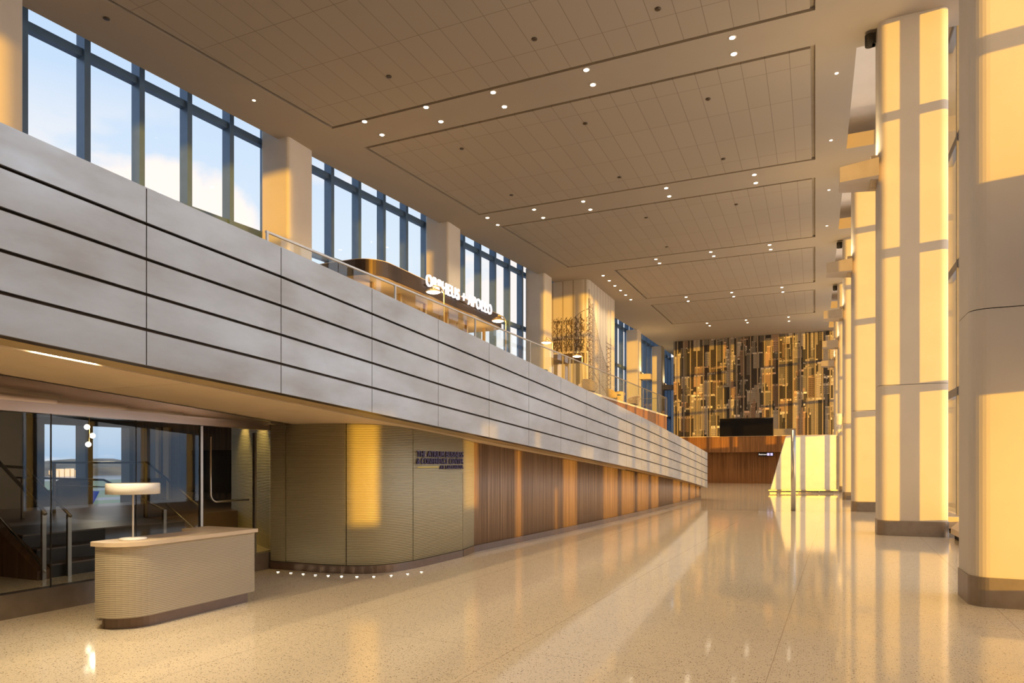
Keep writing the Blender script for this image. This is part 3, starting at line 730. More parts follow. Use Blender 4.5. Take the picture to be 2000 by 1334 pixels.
for k, (x, y) in enumerate(((-9.15, 9.0), (-10.3, 9.75))):
    t = thing('lounge_downlight', (x, y, 2.98), ('right' if k == 0 else 'left')+' small downlight washing the ribbed wall behind the glass door', 'ceiling light', 'downlights behind the glass door')
    MB().lathe((x, y, 2.965), [(0, 0), (.06, 0), (.06, .014), (0, .014)], 16).build('trim_ring', M_white, t)
    MB().lathe((x, y, 2.96), [(0, 0), (.035, 0), (.035, .004), (0, .004)], 16).build('lens', M_led, t)
    ld = bpy.data.lights.new('wall_wash', 'SPOT'); ld.energy = 60; ld.color = (1, .68, .2); ld.spot_size = math.radians(80); ld.spot_blend = .7
    lo = bpy.data.objects.new('wall_wash', ld); COL.objects.link(lo); lo.location = (0, 0, -.04); lo.parent = t; lo.rotation_euler = (.25, .1, 0)
# lounge chairs
def armchair(x, y, z, label):
    e = thing('armchair', (x, y, z), label, 'armchair', 'armchairs in the glazed lounge')
    MB().box(x-.38, x+.38, y-.38, y+.38, z+.12, z+.42).build('seat', M_fabric, e, bevel=.06)
    MB().box(x+.24, x+.40, y-.40, y+.40, z+.2, z+.85).build('backrest', M_fabric, e, bevel=.07)
    for sx in (-1, 1):
        MB().box(x-.38, x+.3, y+sx*.36-.06, y+sx*.36+.06, z+.12, z+.6).build('armrest', M_fabric, e, bevel=.05)
        for sy in (-1, 1): MB().box(x+sx*.3-.02, x+sx*.3+.02, y+sy*.3-.02, y+sy*.3+.02, z, z+.13).build('leg', M_dark, e)
armchair(-16.9, 10.9, LZ-.28, 'grey rounded armchair below the left pane of the airfield window')
armchair(-16.3, 12.6, LZ-.28, 'grey rounded armchair below the right edge of the airfield window')
# globe pendant
e = thing('globe_pendant', (-14, 9.9, 1.5), 'pendant lamp of three glowing white globes on a thin stem, before the airfield window', 'pendant lamp')
for k, (px, py) in enumerate(((170, 834), (180.5, 851), (172.5, 868))):
    X, Y, Z = onX(px, py, -14.2)
    MB().lathe((X, Y, Z), [(.056*math.sin(t), -.056*math.cos(t)) for t in np.linspace(0.02, math.pi-.02, 14)], 20).build('globe', M_globe, e)
X, Y, Z = onX(174.5, 850, -14.2)
MB().tube([(X, Y, 2.97), (X, Y, 2.25)], .01).build('stem', M_brass, e)
ld = bpy.data.lights.new('lounge_lamp', 'POINT'); ld.energy = 25; ld.color = (1, .8, .55); ld.shadow_soft_size = .15
lo = bpy.data.objects.new('lounge_lamp', ld); COL.objects.link(lo); lo.location = (X+.3, Y, 2.4)

# ================================================================== DESK + LAMP
e = thing('reception_desk', (-6.95, 5.8, 0), 'freestanding beige reception desk with ribbed front, rounded corner and bronze plinth', 'desk')
def desk_plan(off=0.0, r=.36):
    x1, x0, y0, y1 = -6.63+off, -7.2-off, 4.88-off, 6.78+off
    P = [(x0, y0+.06), (x0+.06, y0)]
    for t in np.linspace(0, math.pi/2, 10): P.append((x1-r+r*math.sin(t), y0+r-r*math.cos(t)))
    P += [(x1, y1), (x0-.32, y1), (x0-.32, y1-.42), (x0, y1-.42)]
    return P
prism(desk_plan(0), .90, .945).build('desk_top', M_top, e)
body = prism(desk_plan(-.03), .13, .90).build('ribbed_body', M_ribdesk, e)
prism(desk_plan(-.09), 0, .13).build('plinth', M_skirtd, e)
MB().box(-7.5, -7.2, 5.2, 6.34, .70, .74).build('worktop', M_top, e)
MB().box(-7.5, -7.46, 5.2, 6.34, .0, .70).build('leg_panel', M_ribdesk, e)
lx, ly = -6.95, 5.24
e = thing('table_lamp', (lx, ly, .945), 'white table lamp with a wide flat drum shade on the reception desk', 'table lamp')
MB().lathe((lx, ly, .945), [(0, 0), (.135, 0), (.14, .008), (.135, .02), (.02, .026), (0, .026)], 48).build('base', M_lampwhite, e)
MB().tube([(lx, ly, .965), (lx, ly, 1.46)], .009).build('stem', M_lampwhite, e)
sh = MB(); n = 64; pr = [(.285, 0), (.29, 0), (.29, .12), (.285, .12)]
sh.lathe((lx, ly, 1.455), [(.0, .118), (.265, .118), (.270, .112), (.270, .0), (.262, .0), (.262, .10), (0, .10)], 64)
sh.build('lamp_shade', M_lampwhite, e)
MB().lathe((lx, ly, 1.50), [(.0, 0), (.2, 0), (.2, .03), (0, .03)], 32).build('diffuser', M_lampwhite, e)

# ================================================================== GROUND SPOTS by the curved wall
e_ = [(543, 1118), (568, 1120), (592, 1122), (616, 1124), (641, 1125.3), (667, 1126.6), (697, 1127.4), (730, 1127), (764, 1125), (796, 1122), (823, 1118)]
for i, p in enumerate(e_):
    x, y = fl(*p)
    t = thing('floor_spotlight', (x, y, 0), 'small lit floor spotlight, '+['leftmost', 'second from left', 'third from left', 'fourth from left', 'fifth from left', 'middle one', 'fifth from right', 'fourth from right', 'third from right', 'second from right', 'rightmost'][i]+' along the curved ribbed wall', 'floor light', 'floor spotlights along the curved wall')
    MB().lathe((x, y, 0), [(0, .0), (.03, .0), (.03, .006), (0, .006)], 16).build('rim', M_steel, t)
    MB().lathe((x, y, .006), [(0, 0), (.019, 0), (.019, .003), (0, .003)], 16).build('lens', M_ledw, t)

# ================================================================== DOWNLIGHTS
dl = [[(1430, 73), (1145, 136), (963, 180), (832, 209), (712, 237), (1433, 105), (1158, 165), (985, 208), (861, 237), (746, 263)],
      [(1473, 341), (1301, 367), (1139, 393), (1043, 409), (952, 425), (1476, 357), (1307, 383), (1153, 409), (1061, 425), (972, 439)],
      [(1503, 478), (1388, 492), (1281, 506), (1505, 487), (1394, 500), (1288, 514)],
      [(1178, 538), (1190, 548), (1201, 558), (1212, 567), (1222, 576), (1232, 585)],
      [(1527, 561), (1429, 571), (1340, 580), (1529, 570), (1433, 579), (1344, 588)],
      [(1540, 619), (1457, 625), (1381, 631), (1541, 627), (1460, 630), (1386, 636)]]
gl_ = ['between first and second ceiling fields', 'between second and third ceiling fields', 'between third and fourth ceiling fields', 'in the slanting row beside the bridge mural', 'between fourth and fifth ceiling fields', 'beyond the last ceiling field']
for gi, g in enumerate(dl):
    half = len(g)//2
    for qi, (px, py) in enumerate(g):
        x, y = fl(px, py, CZ)
        if gi == 3: lab = ['top left', 'second from top', 'third from top', 'fourth from top', 'fifth from top', 'lowest'][qi]+' warm downlight of the slanting row beside the bridge mural'
        else:
            od = (['rightmost', 'second from right', 'middle', 'fourth from right', 'leftmost'] if half == 5 else ['rightmost', 'middle', 'leftmost'])[qi % half]
            lab = od+' warm downlight, '+('nearer' if qi < half else 'farther')+' row, '+gl_[gi]
        t = thing('downlight', (x, y, CZ), lab, 'ceiling light', 'downlights '+gl_[gi])
        MB().lathe((x, y, CZ-.012), [(.0, 0), (.10, 0), (.10, .014), (0, .014)], 20).build('trim_ring', M_white, t)
        MB().lathe((x, y, CZ-.016), [(.0, 0), (.07, 0), (.07, .004), (0, .004)], 20).build('lens', M_ledw, t)
        ld = bpy.data.lights.new('downlight_beam', 'SPOT'); ld.energy = 460; ld.color = (1, .76, .45); ld.spot_size = math.radians(100); ld.spot_blend = .8; ld.shadow_soft_size = .07
        lo = bpy.data.objects.new('downlight_beam', ld); COL.objects.link(lo); lo.location = (0, 0, -.03); lo.parent = t
for gi, Yr in enumerate((9.78, .6)):
    for qi, (px, py) in enumerate(dl[0][:5]):
        x = fl(px, py, CZ)[0]-.12*(18.5-Yr)*.5
        t = thing('downlight', (x, Yr, CZ), ['rightmost', 'second from right', 'middle', 'fourth from right', 'leftmost'][qi]+' warm downlight in the row '+('just behind' if gi == 0 else 'far behind')+' the top edge of the picture', 'ceiling light', 'downlights above and behind the viewer')
        MB().lathe((x, Yr, CZ-.012), [(.0, 0), (.10, 0), (.10, .014), (0, .014)], 20).build('trim_ring', M_white, t)
        MB().lathe((x, Yr, CZ-.016), [(.0, 0), (.07, 0), (.07, .004), (0, .004)], 20).build('lens', M_ledw, t)
        ld = bpy.data.lights.new('downlight_beam', 'SPOT'); ld.energy = 900; ld.color = (1, .76, .45); ld.spot_size = math.radians(100); ld.spot_blend = .8; ld.shadow_soft_size = .07
        lo = bpy.data.objects.new('downlight_beam', ld); COL.objects.link(lo); lo.location = (0, 0, -.03); lo.parent = t
for (px, py) in [(1634, 143), (1623, 274), (1619, 371), (1615, 441), (496, 196)]:
    x, y = fl(px, py, CZ)
    tag(MB().lathe((x, y, CZ-.01), [(.0, 0), (.05, 0), (.05, .011), (0, .011)], 16).build('ceiling_spot', em('small_spot_glow', (1, .9, .7), 3)),
        'tiny pale ceiling spot '+('above the near upper window on the left' if px < 600 else {1634: 'nearest', 1623: 'second', 1619: 'third', 1615: 'farthest'}[px]+' one in the margin beside the right columns'), 'ceiling light', 'tiny spots '+('left' if px < 600 else 'beside the right columns'))
dn = ['in the middle of the nearest ceiling field', 'at the top right of the nearest ceiling field', 'centre left of the second ceiling field', 'centre right of the second ceiling field', 'left part of the second ceiling field', 'right lower part of the second ceiling field', 'lower middle of the second ceiling field', 'lower left of the second ceiling field', 'left part of the nearest ceiling field', 'left part of the third ceiling field', 'right part of the third ceiling field', 'lower middle of the third ceiling field', 'above the nearest upper windows at the top left']
for di, (px, py) in enumerate([(1044, 76), (1285, 17), (1143, 241), (1383, 193), (902, 290), (1413, 310), (1210, 346), (999, 381), (760, 149), (1262, 425), (1438, 399), (1302, 482), (208, 36)]):
    x, y = fl(px, py, CZ)
    tag(MB().lathe((x, y, CZ-.03), [(.0, 0), (.06, 0), (.075, .012), (.075, 0.034), (0, .034)], 16).build('smoke_detector', M_bronze), 'small dark sprinkler head '+dn[di], 'sprinkler', 'ceiling sprinklers')

# ================================================================== MURALS
def lin(c): return tuple((v/255.0)**2.2 for v in c)
def grid_print(name, path, z0, z1, nz, img, parent, m=M_print, th=.05):
    """path: list of plan points (len nx+1); img[nz][nx][3] linear colours, row 0 at the bottom"""
    nx = len(path)-1
    vs = [(p[0], p[1], z0+(z1-z0)*j/nz) for j in range(nz+1) for p in path]
    fs = [(j*(nx+1)+i, j*(nx+1)+i+1, (j+1)*(nx+1)+i+1, (j+1)*(nx+1)+i) for j in range(nz) for i in range(nx)]
    me = bpy.data.meshes.new(name); me.from_pydata(vs, [], fs); me.update()
    ca = me.color_attributes.new('print', 'FLOAT_COLOR', 'CORNER')
    a = np.ones((nz*nx, 4, 4), dtype=np.float32); a[:, :, :3] = np.asarray(img, dtype=np.float32).reshape(nz*nx, 1, 3)
    ca.data.foreach_set('color', a.ravel())
    me.materials.append(m)
    o = bpy.data.objects.new(name, me); COL.objects.link(o)
    if parent: o.parent = parent; o.matrix_parent_inverse = Matrix.Translation(-parent.location)
    return o
MX0, MX1, MY = -11.75, 1.55, 62.6
MZ0, MZ1 = 4.15, CZ-.01
def city(nx, nz):
    im = np.zeros((nz, nx, 3)); im[:] = np.array([.035, .025, .02])
    im *= (.5+1.2*rng.random((nz, nx, 1)))
    n = 260
    base = np.sort(rng.random(n)*1.12)[::-1]
    for b in base:
        near = 1-min(b, 1)
        w = int((16+26*rng.random()+30*near*rng.random())); hh = int((.09+.22*rng.random()**2.0+.06*near)*nz)
        x0 = int(rng.random()*(nx+w))-w; za = int((b-.14)*nz); z1_ = za+hh
        za = max(0, za); z1_ = min(nz, z1_)
        if z1_-za < 6: continue
        br = .13+.40*rng.random()**1.3
        warm = np.array([1.0, .86, .72]) if rng.random() < .75 else np.array([.95, .62, .42])
        side = max(4, int(w*(.25+.2*rng.random())))
        lit = br*warm; shd = lit*.10+np.array([.008, .006, .005])
        def rect(xa, xb, za_, zb_, c):
            xa = max(0, xa); xb = min(nx, xb); zb_ = min(nz, zb_)
            if xb > xa and zb_ > za_: im[za_:zb_, xa:xb] = c
        rect(x0, x0+w-side, za, z1_, lit); rect(x0+w-side, x0+w, za, z1_, shd)
        kind = rng.random(); px_ = int(rng.integers(3, 6)); pz_ = int(rng.integers(4, 7))
        for xx in range(x0+2, x0+w-side-1, px_):
            if kind < .6:
                for z in range(za+2, z1_-3, pz_): rect(xx, xx+max(1, px_-2), z, z+max(1, pz_-3), lit*.22)
            elif kind < .8: rect(xx, xx+1, za, z1_-3, lit*.4)
        if kind >= .8:
            for z in range(za+2, z1_-3, 3): rect(x0+1, x0+w-side-1, z, z+1, lit*.3)
        for xx in range(x0+w-side+2, x0+w-1, px_):
            for z in range(za+2, z1_-3, pz_): rect(xx, xx+1, z, z+1, shd*3.2)
        rz = z1_+int(3+5*near)
        rect(x0+1, x0+w-1, z1_, rz, np.minimum(.8, lit*1.8+.08)); rect(x0+1, x0+w-1, rz, rz+1, lit*.4)
        for q in range(3):
            xx = x0+2+int(rng.random()*(w-8)); rect(xx, xx+4, z1_+1, rz+2, lit*(.3+.9*rng.random()))
        if rng.random() < .45 and w > 18:
            ww = int(w*.5); h2 = int(.05*nz*(.6+rng.random())); q = x0+w//5
            rect(q, q+ww, z1_, z1_+h2, lit*.95); rect(q+ww, q+ww+side//2, z1_, z1_+h2, shd)
            for xx in range(q+2, q+ww-1, 4): rect(xx, xx+1, z1_+2, z1_+h2-2, lit*.3)
            rect(q, q+ww, z1_+h2, z1_+h2+3, np.minimum(.8, lit*1.7))
            if rng.random() < .4: rect(q+ww//3, q+2*ww//3, z1_+h2, z1_+h2*2, lit*.8)
    im *= (.8+.4*rng.random((nz, nx)))[..., None]
    return im
NX, NZ = 520, 330
im = city(NX, NZ)
e = thing('city_mural', ((MX0+MX1)/2, MY, MZ0), 'huge sepia aerial photograph of city towers printed on vertical fins across the end wall', 'mural')
path = [(MX0+(MX1-MX0)*i/NX, MY) for i in range(NX+1)]
grid_print('print_surface', path, MZ0, MZ1, NZ, im, e)
pitch = .57; k = 0; x = MX0+.35
while x < MX1-.1:
    MB().box(x-.05, x+.05, MY-.035, MY+.01, MZ0, MZ1).build('fin', mat('tan_fin', (0.33, 0.26, 0.18), .6), e); x += pitch
MB().box(MX0, MX1, MY+.02, MY+.3, MZ0, MZ1).build('backing_board', M_char, e)
e = thing('wall_far', (-5, MY, 0), None, None, kind='structure')
MB().box(-13.3, 3.44, MY-.25, MY+.3, 2.72, 4.1).build('wood_band', M_wood2, e)
MB().box(-13.3, 3.44, MY-.30, MY+.3, 4.08, 4.14).build('ledge', M_soffit, e)
MB().box(-13.3, -2.35, MY+.6, MY+.9, 0, 2.72).build('wood_wall', M_wood2, e)
MB().box(-13.3, 3.44, MY+.3, MY+.9, 2.72, 2.8).build('soffit', M_char, e)
MB().box(-2.35, 3.44, MY+2.6, MY+2.8, 0, 2.8).build('dark_passage', M_char, e)
MB().box(1.5, 3.45, MY, MY+.3, 4.1, CZ).build('side_wall', M_panel, e)

# bridge mural block
BX, BY0, BY1, BXL = -12.4, 39.1, 45.0, -15.3
R_ = .45
pth = []
lenA = (BX-R_)-BXL
for t in np.linspace(0, 1, 90): pth.append((BXL+lenA*t, BY0))
for t in np.linspace(0.08, math.pi/2, 16): pth.append((BX-R_+R_*math.sin(t), BY0+R_-R_*math.cos(t)))
for t in np.linspace(0.01, 1, 150): pth.append((BX, BY0+R_+(BY1-BY0-R_)*t))
nxp = len(pth)-1; bz0, bz1 = SL, CZ; nzp = 220
def bridge(nx, nz):
    im = np.empty((nz, nx, 3)); im[:] = np.array([.56, .50, .43]); im *= (1+.03*(rng.random((nz, nx, 1))-.5))
    blk = np.array([.045, .03, .022]); mid = np.array([.13, .085, .05])
    def line(x0, z0, x1, z1, w=1, c=blk, a=.9):
        n = int(max(abs(x1-x0), abs(z1-z0))*1.5)+2
        for t in np.linspace(0, 1, n):
            x = int(x0+(x1-x0)*t); z = int(z0+(z1-z0)*t)
            for dx in range(w):
                if 0 <= x+dx < nx and 0 <= z < nz: im[z, x+dx] = im[z, x+dx]*(1-a)+c*a
    top = int(.70*nz); lo_ = int(.47*nz); xc = 98
    for x in range(0, xc, 11):
        ztop = top if x < 66 else top+int((x-66)/32*.06*nz)
        line(x, lo_, x, ztop, 2)
        for z in range(lo_, top-8, 14):
            line(x, z, x+11, z+14, 1); line(x+11, z, x, z+14, 1)
            for q in range(16):
                xx = x+int(rng.integers(0, 10)); zz = z+int(rng.integers(0, 12)); line(xx, zz, xx+int(rng.integers(-4, 5)), zz+int(rng.integers(-5, 6)), 1, mid)
        line(x, lo_, x+5, lo_+16, 2); line(x+11, lo_, x+6, lo_+16, 2)
    for z in (top, top-2): line(0, z, 68, z, 1)
    line(66, top, 101, top+int(.09*nz), 1); line(0, lo_+22, xc, lo_+18, 2)
    for z in range(int(.38*nz), lo_-3): im[z, 0:xc] = blk*1.3*(1+.4*rng.random())
    for z in range(int(.415*nz), int(.43*nz)): im[z, 0:xc:2] = mid*1.5
    for x in range(0, xc, 26):
        for z in range(0, int(.38*nz)): im[z, x:x+9] = im[z, x:x+9]*.2+mid*.55
    for x in (100, 103, 116, 120): line(x, 0, x, (.86 if x < 110 else .84)*nz, 2)
    line(101, .86*nz, 101, .93*nz, 1); line(119, .84*nz, 119, .90*nz, 1)
    for z in range(int(.06*nz), int(.82*nz), 9):
        line(101, z, 119, z+9, 1); line(119, z, 101, z+9, 1); line(101, z, 119, z, 1)
        for q in range(14):
            xx = 101+int(rng.integers(0, 18)); line(xx, z+int(rng.integers(0, 8)), xx+int(rng.integers(-2, 3)), z+int(rng.integers(0, 9)), 1, mid)
    for x in range(121, 215):
        t = (x-121)/94.0; zc = max(.42*nz, (.80-.62*t+.20*t*t)*nz)
        for z in range(0, int(zc)):
            if (x+z) % 6 == 0 or (x-z) % 7 == 0 or x % 5 == 0 or rng.random() < .22: im[z, x] = im[z, x]*.3+mid*.8
        im[int(zc)-2:int(zc), x] = blk
    for x in (200, 204, 226, 230): line(x, 0, x, .66*nz, 1)
    line(198, .60*nz, 234, .60*nz, 2); line(198, .57*nz, 234, .57*nz, 1)
    for z in range(0, int(.58*nz), 8): line(200, z, 230, z+8, 1, mid); line(230, z, 200, z+8, 1, mid)
    line(100, .36*nz, nx-1, .10*nz, 2)
    # vertical seams
    for x in list(range(22, 100, 24)): im[:, x:x+3] = np.array([.36, .30, .22])
    for x in range(110, nx, 17): im[:, x:x+1] = np.array([.10, .075, .05])
    return im
e = thing('mural_pillar', (-13.9, 42, 0), 'broad pillar wrapped in a sepia print of a steel bridge tower and cables', 'mural pillar')
grid_print('print_surface', pth, bz0, bz1, nzp, bridge(nxp, nzp), e)
inner = [(p[0]-.03, p[1]+.03) for p in pth[::6]]+[(BX-.03, BY1), (BXL, BY1)]
prism(inner, 0, CZ).build('core', M_panel, e)

# ================================================================== SIGN CANOPY AND KIOSK
KX1 = -11.7; KY0 = 16.5; KY1 = 25.9
KX0 = winX(20)+.5
e = thing('kiosk_canopy', ((KX0+KX1)/2, (KY0+KY1)/2, 7.35), 'floating dark bronze canopy with rounded ends over the gallery bar', 'canopy')
kp = round_rect(KX0+.0, KX1, KY0, KY1, .8, 12)
prism(kp, 7.35, 7.80).build('canopy_band', mat('canopy_bronze', (0.085, 0.06, 0.045), .32, .7), e)
prism(round_rect(KX0+.06, KX1-.06, KY0+.06, KY1-.06, .75, 12), 7.335, 7.36).build('underside', mat('canopy_soffit', (0.55, 0.38, 0.20), .55), e)
prism(round_rect(KX0+.0, KX1+.0, KY0, KY1, .8, 12), 7.80, 7.815).build('top_trim', M_soffit, e)
def text(body, name, m, size, loc, rot, width=None, height=None, extrude=.02, parent=None, offset=0.0, spacing=1.0):
    cu = bpy.data.curves.new(name, 'FONT'); cu.body = body; cu.size = size; cu.extrude = extrude; cu.offset = offset; cu.space_character = spacing
    cu.materials.append(m)
    o = bpy.data.objects.new(name, cu); COL.objects.link(o)
    bpy.context.view_layer.update()
    dg = bpy.context.evaluated_depsgraph_get(); me = bpy.data.meshes.new_from_object(o.evaluated_get(dg))
    bpy.data.objects.remove(o); o = bpy.data.objects.new(name, me); COL.objects.link(o)
    co = np.array([v.co[:] for v in me.vertices]); mn, mx = co.min(0), co.max(0)
    sx = width/(mx[0]-mn[0]) if width else 1; sy = height/(mx[1]-mn[1]) if height else sx
    for v in me.vertices: v.co = ((v.co.x-mn[0])*sx, (v.co.y-mn[1])*sy, v.co.z)
    # one mesh per character
    bpy.data.objects.remove(o); par = list(range(len(me.vertices)))
    def find(i):
        while par[i] != i: par[i] = par[par[i]]; i = par[i]
        return i
    for ed in me.edges: par[find(ed.vertices[0])] = find(ed.vertices[1])
    isl = {}
    for i in range(len(par)): isl.setdefault(find(i), []).append(i)
    grp = []
    for vs in sorted(isl.values(), key=lambda q: min(me.vertices[i].co.x for i in q)):
        a_ = min(me.vertices[i].co.x for i in vs); b_ = max(me.vertices[i].co.x for i in vs)
        if grp and a_ < grp[-1][1]-.5*(b_-a_): grp[-1][0] += vs; grp[-1][1] = max(b_, grp[-1][1])
        else: grp.append([list(vs), b_])
    for vs, _ in grp:
        st = set(vs); ix = {v: k for k, v in enumerate(vs)}
        m2 = bpy.data.meshes.new(name)
        m2.from_pydata([me.vertices[v].co[:] for v in vs], [], [tuple(ix[v] for v in p.vertices) for p in me.polygons if p.vertices[0] in st]); m2.update()
        m2.materials.append(m); ch = bpy.data.objects.new(name, m2); COL.objects.link(ch)
        ch.location = Vector(loc)-(parent.location if parent else Vector()); ch.rotation_euler = rot
        if parent: ch.parent = parent
ya = onX(829, 540, KX1)[1]; yb = onX(957, 585, KX1)[1]
e = thing('restaurant_sign', (KX1, ya, 7.75), 'lit white capital letters ORPHEUS + APOLLO standing on the bronze canopy', 'sign')
text('ORPHEUS + APOLLO', 'letter', M_sign, 1, (KX1+.07, ya, 7.60), (math.pi/2, 0, math.pi/2), width=yb-ya, height=.40, spacing=1.12, extrude=.03, parent=e, offset=.0)
MB().box(KX1+.0, KX1+.04, ya, yb, 7.62, 7.66).build('mounting_rail', M_bronze, e)
e = thing('gallery_bar', (-13.5, 21, SL), 'brass framed gallery bar with posts and pale counter under the bronze canopy', 'bar')
for k in range(6):
    y = 17.4+1.55*k
    MB().box(-12.48, -12.38, y-.05, y+.05, SL, 7.33).build('post', M_brass, e)
MB().box(-13.3, -12.6, 17.2, 25.2, SL, SL+1.05).build('counter', mat('bar_front', (0.50, 0.42, 0.30), .5), e)
MB().box(-13.35, -12.5, 17.1, 25.3, SL+1.05, SL+1.1).build('counter_top', M_white, e)
MB().box(-15.9, -15.5, 18.0, 24.4, SL, SL+2.3).build('back_shelf', mat('bar_back', (0.35, 0.24, 0.13), .5), e)
for k in range(5): MB().tube([(-12.95, 18.2+1.4*k, 7.33), (-12.95, 18.2+1.4*k, 6.7)], .012).build('hanging_rod', M_brass, e)
for k, y in enumerate((17.6, 21.0, 24.4)):
    ld = bpy.data.lights.new('bar_glow', 'POINT'); ld.energy = 28; ld.color = (1, .7, .35); ld.shadow_soft_size = .1
    lo = bpy.data.objects.new('bar_glow', ld); COL.objects.link(lo); lo.location = (-12.4, y, 6.6)

# floor lamps on the gallery
def floor_lamp(px, ptop, label, x=-9.65):
    X, Y, Z = onX(px, ptop, x)
    e = thing('floor_lamp', (X, Y, SL), label, 'floor lamp', 'brass floor lamps along the gallery railing')
    MB().lathe((X, Y, SL), [(0, 0), (.14, 0), (.14, .02), (0, .025)], 24).build('base', M_brass, e)
    R = .22; zt_ = SL+2.02
    dy = -.0; dirv = Vector((-.25, -.97, 0)).normalized()
    pts = [(X, Y, SL+.02), (X, Y, zt_-R)]
    for t in np.linspace(.15, math.pi/2, 8): pts.append((X+dirv.x*R*(1-math.cos(t)), Y+dirv.y*R*(1-math.cos(t)), zt_-R+R*math.sin(t)))
    ex, ey = X+dirv.x*.42, Y+dirv.y*.42; pts.append((ex, ey, zt_-.01)); pts.append((ex, ey, zt_-.07))
    MB().tube(pts, .018).build('pole', M_brass, e)
    MB().lathe((ex, ey, zt_-.20), [(.21, .0), (.22, .012), (.18, .045), (.10, .075), (.03, .09), (.02, .14), (0, .14)], 28).build('lamp_shade', M_brass, e)
    shd_ = COL.objects[-1]
    MB().lathe((ex, ey, zt_-.24), [(0, 0), (.08, .003), (.16, .022), (.205, .045), (0, .046)], 28).build('diffuser', M_lampglow, shd_)
    for a in range(8):
        an = a*math.pi/4; MB().tube([(ex+.03*math.cos(an), ey+.03*math.sin(an), zt_-.06), (ex+.19*math.cos(an), ey+.19*math.sin(an), zt_-.155)], .004, 6).build('spoke', M_brass, shd_)
    ld = bpy.data.lights.new('lamp_bulb', 'POINT'); ld.energy = 14; ld.color = (1, .75, .42); ld.shadow_soft_size = .08
    lo = bpy.data.objects.new('lamp_bulb', ld); COL.objects.link(lo); lo.location = (ex, ey, zt_-.32)
floor_lamp(867, 558, 'arched brass floor lamp on the gallery, below the first word of the lit sign')
floor_lamp(988, 613, 'arched brass floor lamp on the gallery, at the far end of the bronze canopy')
floor_lamp(1079, 660, 'arched brass floor lamp before the sunlit column left of the bridge mural')
floor_lamp(1137, 688, 'arched brass floor lamp in front of the bridge mural')
# shell chairs and tables on the gallery
def shell_chair(x, y, ang, label):
    e = thing('shell_chair', (x, y, SL), label, 'chair', 'wicker chairs on the gallery')
    ca, sa = math.cos(ang), math.sin(ang)
    def W(px, py, pz): return (x+px*ca-py*sa, y+px*sa+py*ca, SL+pz)
    mb = MB(); n = 17; rows = []
    for t in np.linspace(0, 1, 9):
        row = []
        for a in np.linspace(-2.3, 2.3, n):
            bk = max(0, math.cos(a/1.5)); hgt = .40+t*(.22+.36*bk); rr = .22+.15*t**.6
            row.append(W(-rr*math.cos(a)*1.0, rr*math.sin(a)*1.05, hgt))
        rows.append(row)
    mb.add([p for r in rows for p in r], [(i*n+j, i*n+j+1, (i+1)*n+j+1, (i+1)*n+j) for i in range(8) for j in range(n-1)], True)
    b = mb.build('wicker_shell', M_tan, e); s_ = b.modifiers.new('thick', 'SOLIDIFY'); s_.thickness = .02
    MB().tube([Vector(p) for p in rows[-1]], .014, 8).build('rim', M_tan, b)
    MB().lathe((x, y, SL+.40), [(0, 0), (.24, 0), (.26, .03), (.24, .08), (0, .09)], 24).build('seat_cushion', M_fabric, e)
    for a in range(4):
        an = math.pi/4+a*math.pi/2; MB().tube([W(.12*math.cos(an), .12*math.sin(an), .42), W(.26*math.cos(an), .26*math.sin(an), 0)], .012, 8).build('leg', M_bronze, e)
for x, y, a, lb in ((-10.2, 23.5, .4, 'below the second brass lamp'), (-9.75, 31.0, 1.2, 'behind the glass, left of the fourth brass lamp'), (-10.3, 32.2, -.8, 'tight behind the fourth brass lamp'), (-9.7, 34.8, .3, 'right of the fourth brass lamp'),
                    (-10.0, 37.0, 2.2, 'under the right half of the bridge mural'), (-9.6, 39.0, -1.8, 'farthest along the gallery')):
    shell_chair(x, y, a, 'tan wicker shell chair on the gallery, '+lb)
def cafe_table(x, y, label):
    e = thing('cafe_table', (x, y, SL), label, 'table', 'small gallery tables')
    MB().lathe((x, y, SL+.70), [(0, 0), (.33, 0), (.34, .015), (.33, .03), (0, .03)], 32).build('table_top', mat('dark_teal_top', (0.07, 0.12, 0.12), .4), e)
    MB().tube([(x, y, SL+.02), (x, y, SL+.70)], .03).build('pedestal', M_bronze, e)
    MB().lathe((x, y, SL), [(0, 0), (.22, 0), (.22, .02), (0, .02)], 24).build('foot', M_bronze, e)
cafe_table(-10.0, 25.2, 'small round dark cafe table on the gallery, left of the third brass lamp')
cafe_table(-9.9, 36.0, 'small round dark cafe table between the wicker chairs under the bridge mural')

# ================================================================== FAR FLOOR OBJECTS
A = fl(1502, 963.5); B = fl(1635, 963.5)
e = thing('white_partition', ((A[0]+B[0])/2, (A[1]+B[1])/2, 0), 'tall white temporary partition with a slanted left edge beyond the steel sign post', 'partition')
def PT(x, y, off=0):
    t = (x-1502)/133.0; X = A[0]+(B[0]-A[0])*t; Yp = A[1]+(B[1]-A[1])*t
    a, b = ax(x); dx, dy = B[0]-A[0], B[1]-A[1]
    det = a*(-dy)+b*dx; s_ = (A[0]*(-dy)+A[1]*dx)/det
    X, Yp = a*s_, b*s_
    n = Vector((-dy, dx)).normalized()
    return (X+n.x*off, Yp+n.y*off, H+(HZ-y)/F*s_)
q = [(1505, 956), (1634.5, 957.5), (1634.5, 849), (1541, 851), (1535, 853)]
n = len(q)
mb = MB(); mb.add([PT(*p) for p in q]+[PT(*p, off=.08) for p in q], [tuple(range(n)), tuple(reversed(range(n, 2*n)))]+[(i, (i+1) % n, n+(i+1) % n, n+i) for i in range(n)])
mb.build('board', mat('partition_white', (0.56, 0.56, 0.57), .45), e)
mb = MB()
r0, r1 = PT(1500, 957.5, -.03), PT(1636, 957.5, -.03); mb.bar(r0, r1, .05, .05); 
